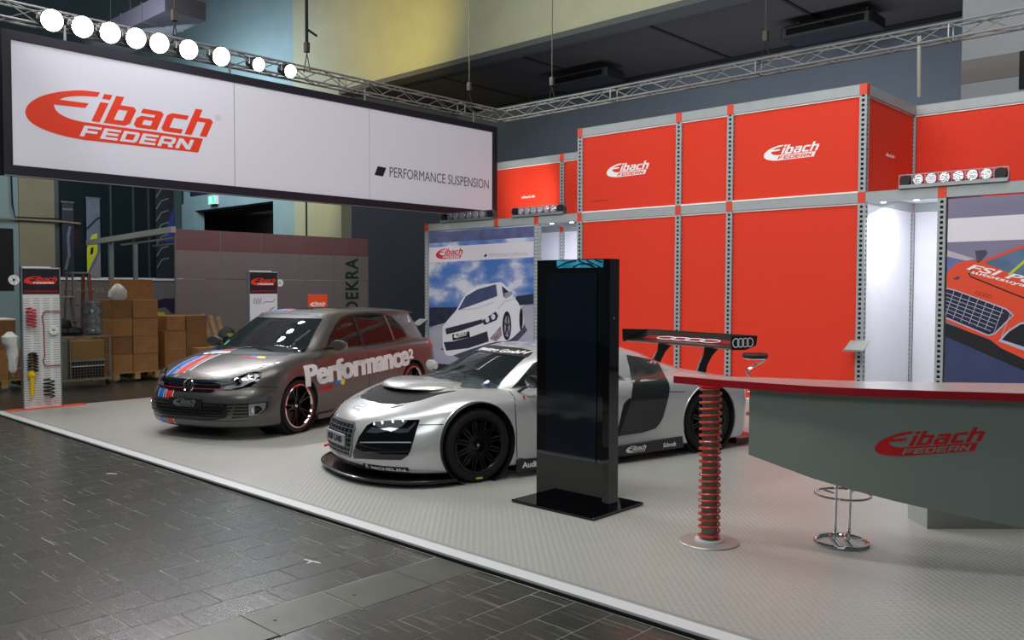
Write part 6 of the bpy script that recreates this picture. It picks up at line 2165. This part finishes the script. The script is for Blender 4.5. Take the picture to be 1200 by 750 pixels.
def ontop(name, label, cat):
    return thing(name, label, cat, (-13.05, yc, 0), 0)


t = ontop('red_spring', 'red coil spring hooked high on the slotted display', 'spring')
coil(t, 4.155 - yc, 1.14, .062, .27, 6, .010, mat('spring_crimson', srgb(190, 44, 58), .4), x=.065)
MB().bar((-.004, 4.155 - yc, 1.27), (.06, 4.155 - yc, 1.27), .012).obj('hook', M_ALU, t)
t = ontop('anti_roll_bar', 'thin dark red bracket-shaped anti-roll bar on the slotted display', 'bar')
MB().tube([(.02, .235, 1.352), (.02, .06, 1.357), (.02, .02, 1.345), (.025, .005, 1.30), (.03, .0, 1.27), (.03, .015, 1.15), (.03, .02, .72), (.025, .0, .66), (.02, .02, .60), (.02, .07, .585), (.02, .235, .59)], .008, 8).obj('rod', mat('rod_red', srgb(150, 50, 56), .4), t)
MB().bar((-.004, .0, 1.28), (.03, .0, 1.28), .012).obj('hook', M_ALU, t)
T = Matrix.Rotation(PI / 2, 4, 'Y')


def disc(label, loc, R_, m, side=0.008):
    r = thing('wheel_spacer', label, 'disc', loc, 0, 'pale wheel spacers on the displays')
    b = MB().lathe([(R_ * .32, -.012), (R_, -.012), (R_, .012), (R_ * .32, .012)], 32, T, closed=True).obj('ring', m, r)
    for k in range(5):
        a = 2 * PI * k / 5
        TT = T @ Matrix.Translation((R_ * .62 * math.cos(a), R_ * .62 * math.sin(a), 0))
        MB().lathe([(0, .0125), (R_ * .09, .0127)], 10, TT).obj('bolt_hole', M_DARK, b)
    MB().box(-.05, min(0, side), -.008, .0, max(.008, side), .008).obj('pin', M_ALU, r)
    return r


M_DISC = mat('disc_pale', srgb(225, 227, 225), .45)
disc('round white wheel spacer hanging in the middle of the slotted display', (-13.01, 4.445, 1.09), .062, M_DISC)
disc('round white disc with holes mounted left of the slotted display header', (-13.06, 3.965, 1.795), .068, M_DISC, .10)
disc('round pale disc at the right edge of the second display header', (-13.06, 8.12, 1.78), .062, M_DISC, -.06)
t = ontop('coilover_damper', 'black coil spring with yellow damper body on the slotted display', 'shock absorber')
y = 4.165 - yc
coil(t, y, .53, .062, .24, 6, .010, M_BLACK, x=.068)
MB().lathe([(0, .76), (.05, .76), (.055, .775), (.03, .79), (0, .79)], 20, Matrix.Translation((.06, y, 0))).obj('top_mount', M_BLACK, t)
MY = mat('damper_yellow', srgb(224, 186, 24), .4)
MB().lathe([(0, .18), (.028, .18), (.030, .30), (.034, .45), (.055, .46), (.058, .50), (.03, .53), (.012, .54), (.012, .76), (0, .76)], 20, Matrix.Translation((.06, y - .015, 0))).obj('damper_body', MY, t)
MB().bar((.06, y - .07, .47), (.06, y + .02, .49), .04).obj('bracket', MY, t)
MB().bar((-.004, y, .62), (.06, y, .62), .012).obj('hook', M_ALU, t)
t = ontop('black_spring', 'black coil spring low on the slotted display', 'spring')
coil(t, 4.365 - yc, .15, .068, .26, 5, .010, M_BLACK, x=.072)
MB().bar((-.004, 4.365 - yc, .27), (.06, 4.365 - yc, .27), .012).obj('hook', M_ALU, t)
# wrapped wheel part hanging on the left side of the display
t = thing('wrapped_part', 'part wrapped in white plastic film hanging left of the slotted display', 'wrapped part', (-13.16, 3.96, .55))
b = MB()
b.lathe([(.02, -.04), (.05, .0), (.06, .15), (.075, .22), (.07, .32), (.10, .38), (.105, .46), (.06, .50), (.02, .53)], 14)
rr = random.Random(5)
b.v = [(p[0] + rr.uniform(-.012, .012), p[1] + rr.uniform(-.014, .014) - (.03 if p[2] > .33 else 0), p[2]) for p in b.v]
b.obj('film', mat('white_film', srgb(206, 208, 206), .3, noise=.1, nscale=30), t)
MB().tube([(0, 0, .1), (0, .0, -.10)], .012, 8).obj('rod', M_ALU, t)
MB().bar((.0, .0, .02), (.06, .11, .02), .014).obj('hook', M_ALU, t)

d2, w2 = display('second_display', 'display board with white drawing sheet behind the graphite hatchback', 7.53, 8.07, False)
pb_ = MB().box(-.004, -w2 + .01, .95, .003, w2 - .01, 1.59).obj('drawing_sheet', mat('sheet_white', srgb(214, 216, 224), .5), d2)
M_INK = mat('ink_grey', srgb(90, 92, 104), .6)
for k in range(6):
    plate('drawing', rect2d(-.20 + k * .028, 1.42, -.19 + k * .028, 1.50 + .03 * (k % 2)), (.003, 0, 0), UY, VZ, M_INK, pb_, .001)
plate('drawing', line2d([(-.02, 1.43), (.05, 1.46), (.16, 1.45), (.21, 1.50)], .012), (.003, 0, 0), UY, VZ, M_INK, pb_, .001)
plate('drawing', line2d([(-.16, 1.18), (-.02, 1.27), (.0, 1.26)], .014), (.003, 0, 0), UY, VZ, M_INK, pb_, .001)
plate('drawing', line2d([(.05, 1.20), (.12, 1.32), (.20, 1.36)], .014), (.003, 0, 0), UY, VZ, M_INK, pb_, .001)
# small orange name sign
t = thing('small_orange_sign', 'small square orange-red sign with white word mark above the graphite hatchback roof', 'sign', (-13.05, 8.88, 0))
MB().box(-.01, -.20, 1.16, .01, .20, 1.58).obj('board', mat('sign_orange', srgb(232, 78, 36), .5), t)
MB().bar((-.02, 0, .02), (-.02, 0, 1.3), .03).obj('pole', M_ALU, t)
MB().cbox(-.16, -.16, 0, .16, .16, .02, .004).obj('foot', M_ALU, t)
put_logo((.01, -.16, 1.36), UY, VZ, .32, M_WHITE, M_LOGO_RED, t, .002)
# black bag with lime patch between display and hatchback
t = thing('equipment_bag', 'black equipment bag with a lime patch seen past the windscreen', 'bag', (-14.2, 7.75, 0))
MB().cbox(-.15, -.16, 0, .15, .16, .70, .04).obj('crate', M_BLACK, t)
b = MB().lathe([(.0, .0), (.14, .02), (.17, .12), (.12, .24), (.04, .30), (0, .31)], 12, Matrix.Translation((0, 0, .70)))
b.obj('bag', mat('bag_black', srgb(34, 36, 40), .6), t)
plate('patch', disc2d(-.04, .86, .06, .035), (.17, 0, 0), UY, VZ, mat('lime_patch', srgb(150, 160, 60), .6), t, .02)

# ------------------------------------------------------------------ partition with panels behind the hatchback
pw = thing('pink_partition', 'low mauve partition wall of square panels, green upright letters at its right end', 'partition', (-17.8, 8.53, 0))
PO_ = Vector((-17.8, 8.53, 0))
yl = [8.54, 9.58, 10.60, 11.63, 12.60, 13.67]
M_PL = mat('partition_mauve', srgb(140, 130, 130), .65, noise=.03, nscale=1.5)
M_PU = mat('partition_rose', srgb(128, 92, 94), .65, noise=.03, nscale=1.5)
for a, b_ in zip(yl, yl[1:]):
    for z0, z1, m in ((.0, 1.88, M_PL), (1.89, 2.50, M_PL), (2.502, 2.95, M_PU)):
        MB().cbox(-.05, a - PO_.y + .008, z0, 0, b_ - PO_.y - .008, z1, .004).obj('wall_tile', m, pw)
    MB().box(-.045, a - PO_.y - .012, 0, -.004, a - PO_.y + .012, 2.95).obj('joint_post', M_ALU, pw)
tk = fit2d(text2d('DEKRA', 0, .025, 1.15), 0, 0, 1.36, .40)
plate('lettering', tk, Vector((0, 13.34, 1.09)) - Vector((0, PO_.y, 0)), (0, 0, 1), (0, -1, 0), mat('letter_green', srgb(30, 62, 46), .5), pw, .003)
fr_ = thing('canopy_frame', 'open aluminium canopy frame left of the mauve partition', 'frame', (-17.8, 8.5, 0))
MB().bar((0, 0, 2.93), (-6.6, .75, 2.90), .10, .13).obj('front_beam', mat('frame_pale', srgb(196, 200, 198), .35, .5), fr_)
for y, z in ((1.0, 2.9), (2.0, 2.9), (3.0, 2.9)):
    MB().bar((-.1, y * .9, z), (-6.6, .75 + y * .9, z - .02), .06, .05).obj('roof_rail', M_ALU, fr_)
for x, y in ((-4.6, .55), (-6.3, 1.9)):
    MB().bar((x, y, 0), (x, y, 2.9), .10).obj('upright', mat('upright_grey', srgb(128, 136, 140), .4, .4), fr_)

# ------------------------------------------------------------------ cardboard stacks on pallets
_carton = {}


def carton(label, x, y, z, dx, dy, dz, m=M_CARTON, grp='cardboard boxes behind the stand', rz=0.0, tape=True):
    """x,y is the corner nearest the stand and left; box extends to -x and +y"""
    r = thing('cardboard_box', label, 'box', (x, y, z), rz, grp)
    MB().cbox(-dx, 0, 0, 0, dy, dz, .006).obj('carton', m, r)
    if tape:
        MB().box(.0, .004, dz * .5 - .002, .0015, dy - .004, dz * .5 + .002).obj('flap_line', M_CARTON2, r)
    return r


def pallet(label, x, y, w_, d=.8):
    r = thing('wooden_pallet', label, 'pallet', (x, y, 0), 0, 'wooden pallets under the cardboard boxes')
    for k in range(5):
        MB().box(-d + k * (d - .1) / 4, 0, .118, -d + .1 + k * (d - .1) / 4, w_, .14).obj('deck_board', M_WOOD, r)
    for k in range(3):
        y0 = k * (w_ - .10) / 2
        for q in (0, .5, 1):
            x0 = -d + q * (d - .1)
            MB().box(x0, y0, .02, x0 + .1, y0 + .10, .118).obj('block', M_WOOD, r)
        MB().box(-d, y0, 0, 0, y0 + .10, .02).obj('runner', M_WOOD, r)
    return r


pallet('wooden pallet under the tall film-wrapped stack of brown boxes', -15.88, 6.44, .86)
rows = ['bottom', 'second', 'third', 'top']
for c, (y, w_) in enumerate(((6.44, .35), (6.80, .47))):
    for k in range(4):
        carton('brown cardboard box in the tall pallet stack, %s column, %s row' % (('left', 'right')[c], rows[k]), -15.885 - .01 * ((k + c) % 2), y, .1405 + k * .331, .82, w_ - .006, .324 if k < 3 else .33,
               M_CARTON2 if c == 0 and k % 2 else M_CARTON)
carton('largest single cardboard box lying on top of the tall pallet stack', -16.12, 6.66, 1.466, .45, .62, .38)
# plastic film around the stack
b = thing('plastic_bag', 'white plastic bag of air cushions on top of the tall box stack', 'bag', (-15.98, 6.56, 1.466))
q = MB().lathe([(0, 0), (.13, .0), (.17, .06), (.16, .16), (.10, .24), (.03, .29), (0, .29)], 14)
rr = random.Random(11)
q.v = [(p[0] * .7 + rr.uniform(-.01, .01), p[1] + rr.uniform(-.015, .015), p[2] + (rr.uniform(-.008, .01) if p[2] > .02 else 0)) for p in q.v]
q.obj('film', mat('bag_white', srgb(204, 208, 198), .35, noise=.08, nscale=14), b)
pallet('wooden pallet under the lower stack of boxes near the hatchback', -16.2, 7.52, .92)
carton('tall dark brown box in the gap between the two stacks', -16.55, 7.20, .0, .5, .33, 1.05, M_CARTON2)
carton('wide brown box on the dark box between the two stacks', -16.76, 7.16, 1.051, .5, .36, .33, M_CARTON)
carton('large brown box of the lower stack, left column, bottom', -16.2, 7.54, .1405, .7, .43, .36)
carton('large brown box of the lower stack, left column, middle', -16.21, 7.54, .5015, .7, .43, .36)
carton('small brown box on the left column of the lower stack', -16.2, 7.58, .8625, .6, .37, .28)
carton('large brown box of the lower stack, right column, bottom', -16.2, 7.98, .1405, .7, .43, .45, M_CARTON2)
carton('large brown box of the lower stack, right column, top', -16.21, 7.98, .5915, .7, .43, .55, M_CARTON2)
carton('small brown box on the floor at the right foot of the lower stack', -15.75, 8.0, .0, .3, .36, .52)
for i, (y0, y1, lab) in enumerate(((8.46, 8.62, 'left plank of three leaning against the lower box stack'), (8.62, 8.78, 'middle plank of three leaning against the lower box stack'),
                                   (8.78, 8.94, 'right plank of three leaning against the lower box stack'))):
    o = MB().bar((-16.1 - .05 * i, y1, .0), (-16.5 + .02 * i, y0, 1.16 - .03 * i), .09, .02, up=(1, 0, 0)).obj('wooden_plank', M_WOOD)
    tag(o, lab, 'plank', 'planks leaning by the boxes')
# boxes at the left picture edge
pallet('wooden pallet at the left picture edge behind the slotted display', -15.95, 4.25, .86)
carton('brown box at the left picture edge, lower left one', -15.95, 4.27, .1405, .7, .47, .50)
carton('brown box behind the slotted display, lower right one', -15.96, 4.75, .1405, .7, .36, .50, M_CARTON2)
carton('wide brown box topmost at the left picture edge', -15.96, 4.30, .6415, .7, .56, .50, M_CARTON2)
o = MB().cbox(-16.6, 4.28, 1.142, -15.98, 4.87, 1.165, .004).obj('white_lid', M_WHITE)
tag(o, 'thin white sheet lying on the topmost box at the left edge', 'sheet')

# ------------------------------------------------------------------ wire trolley with crates
tr = thing('wire_trolley', 'wire mesh trolley loaded with crates beside the slotted display', 'trolley', (-15.3, 5.25, 0))
M_WIRE = mat('wire_zinc', srgb(150, 150, 136), .4, .6)
MB().box(-.8, 0, .10, 0, .92, .135).obj('platform', mat('platform_olive', srgb(128, 124, 86), .6), tr)
for x in (-.76, -.04):
    for y in (.04, .86):
        MB().lathe([(0, 0), (.05, 0), (.05, .04), (0, .04)], 14, Matrix.Translation((x, y + .02, .05)) @ Matrix.Rotation(PI / 2, 4, 'X')).obj('castor', M_BLACK, tr)
        MB().bar((x, y, .05), (x, y, .11), .03).obj('castor_fork', M_WIRE, tr)
for x, y in ((-.02, .01), (-.02, .90), (-.78, .01), (-.78, .90)):
    MB().bar((x, y, .13), (x, y, .86), .022).obj('corner_post', M_WIRE, tr)
g = MB()
for k in range(19):
    y = .02 + k * .048
    g.bar((-.01, y, .14), (-.01, y, .84), .004)
for k in range(15):
    z = .15 + k * .048
    g.bar((-.01, .01, z), (-.01, .90, z), .004)
go = g.obj('wire_mesh', M_WIRE, tr)
go['kind'] = 'stuff'
MB().bar((-.01, .0, .85), (-.01, .92, .85), .02).obj('top_rail', M_WIRE, tr)
MB().bar((-.01, .24, .14), (-.01, .24, .85), .014).obj('side_rail', M_WIRE, tr)
o = MB().cbox(-16.0, 5.53, .46, -15.35, 6.07, .79, .01).obj('ochre_crate', mat('crate_ochre', srgb(160, 120, 56), .7))
tag(o, 'ochre crate in the upper part of the wire trolley', 'crate')
o = thing('black_crate', 'black crate with white rim at the bottom of the wire trolley', 'crate', (-15.35, 5.53, .136))
MB().cbox(-.65, 0, 0, 0, .54, .29, .01).obj('shell', M_BLACK, o)
MB().box(-.65, .0, .20, .004, .54, .22).obj('rim', M_WHITE, o)
MB().box(-.65, -.01, .29, .01, .55, .322).obj('lid', mat('lid_grey', srgb(140, 140, 140), .5), o)
o = MB().cbox(-16.0, 5.28, .137, -15.36, 5.47, .80, .01).obj('grey_crate', mat('crate_grey', srgb(118, 120, 116), .6))
tag(o, 'narrow grey crate at the left side of the wire trolley', 'crate')
t = thing('black_bags', 'heap of black bags and straps on top of the wire trolley', 'bag', (-15.65, 5.28, .865))
for k, (y, z, s) in enumerate(((.16, .0, .17), (.36, .0, .18), (.22, .13, .14))):
    q = MB().lathe([(0, 0), (s * .9, .0), (s, .06), (s * .8, .13), (0, .16)], 12, Matrix.Translation((0, y, z)))
    q.obj('bag', M_BLACK, t)
o = thing('wrapped_roll', 'roll wrapped in clear shiny film standing on the trolley', 'roll', (-15.6, 5.98, .865))
q = MB()
prof = [(0, 0)] + [(.150 + .012 * math.sin(k * 2.1), .02 + k * .055) for k in range(11)] + [(0, .60)]
q.lathe(prof, 20)
q.obj('film', mat('shiny_film', srgb(128, 138, 136), .16, .5, noise=.35, nscale=24, bump=.8, bscale=30), o)
MB().box(-.14, -.14, -.03, .14, .14, 0).obj('tray', M_WIRE, o)


def ladder(name, label, loc, h, spread, m, rz=0.0, red=False):
    r = thing(name, label, 'ladder', loc, rz, 'step ladders behind the boxes')
    for s in (-1, 1):
        MB().bar((s * spread, -.18, 0), (s * spread * .35, -.14, h), .022, .05).obj('rail', m, r)
        MB().bar((s * spread, .18, 0), (s * spread * .35, .14, h), .022, .05).obj('rail', m, r)
        if red:
            MB().bar((s * spread + .013, .206, 0), (s * spread * .35 + .013, .166, h), .030, .006).obj('red_edge', M_DARK_RED, r)
    for k in range(1, int(h / .27)):
        z = k * .27
        f = 1 - .65 * z / h
        for s in (-1, 1):
            MB().bar((s * spread * f, -.18, z), (s * spread * f, .18, z), .06, .02).obj('step', m, r)
    MB().cbox(-spread * .45, -.16, h, spread * .45, .16, h + .03, .005).obj('top_platform', m, r)
    return r


ladder('step_ladder', 'aluminium step ladder with red rails standing behind the box stack', (-17.15, 6.30, 0), 1.95, .38, M_ALU, red=True)
ladder('small_ladder', 'small bright step ladder left of the film-wrapped roll', (-16.5, 5.85, 0), 1.50, .30, M_TRUSS, rz=rad(80))
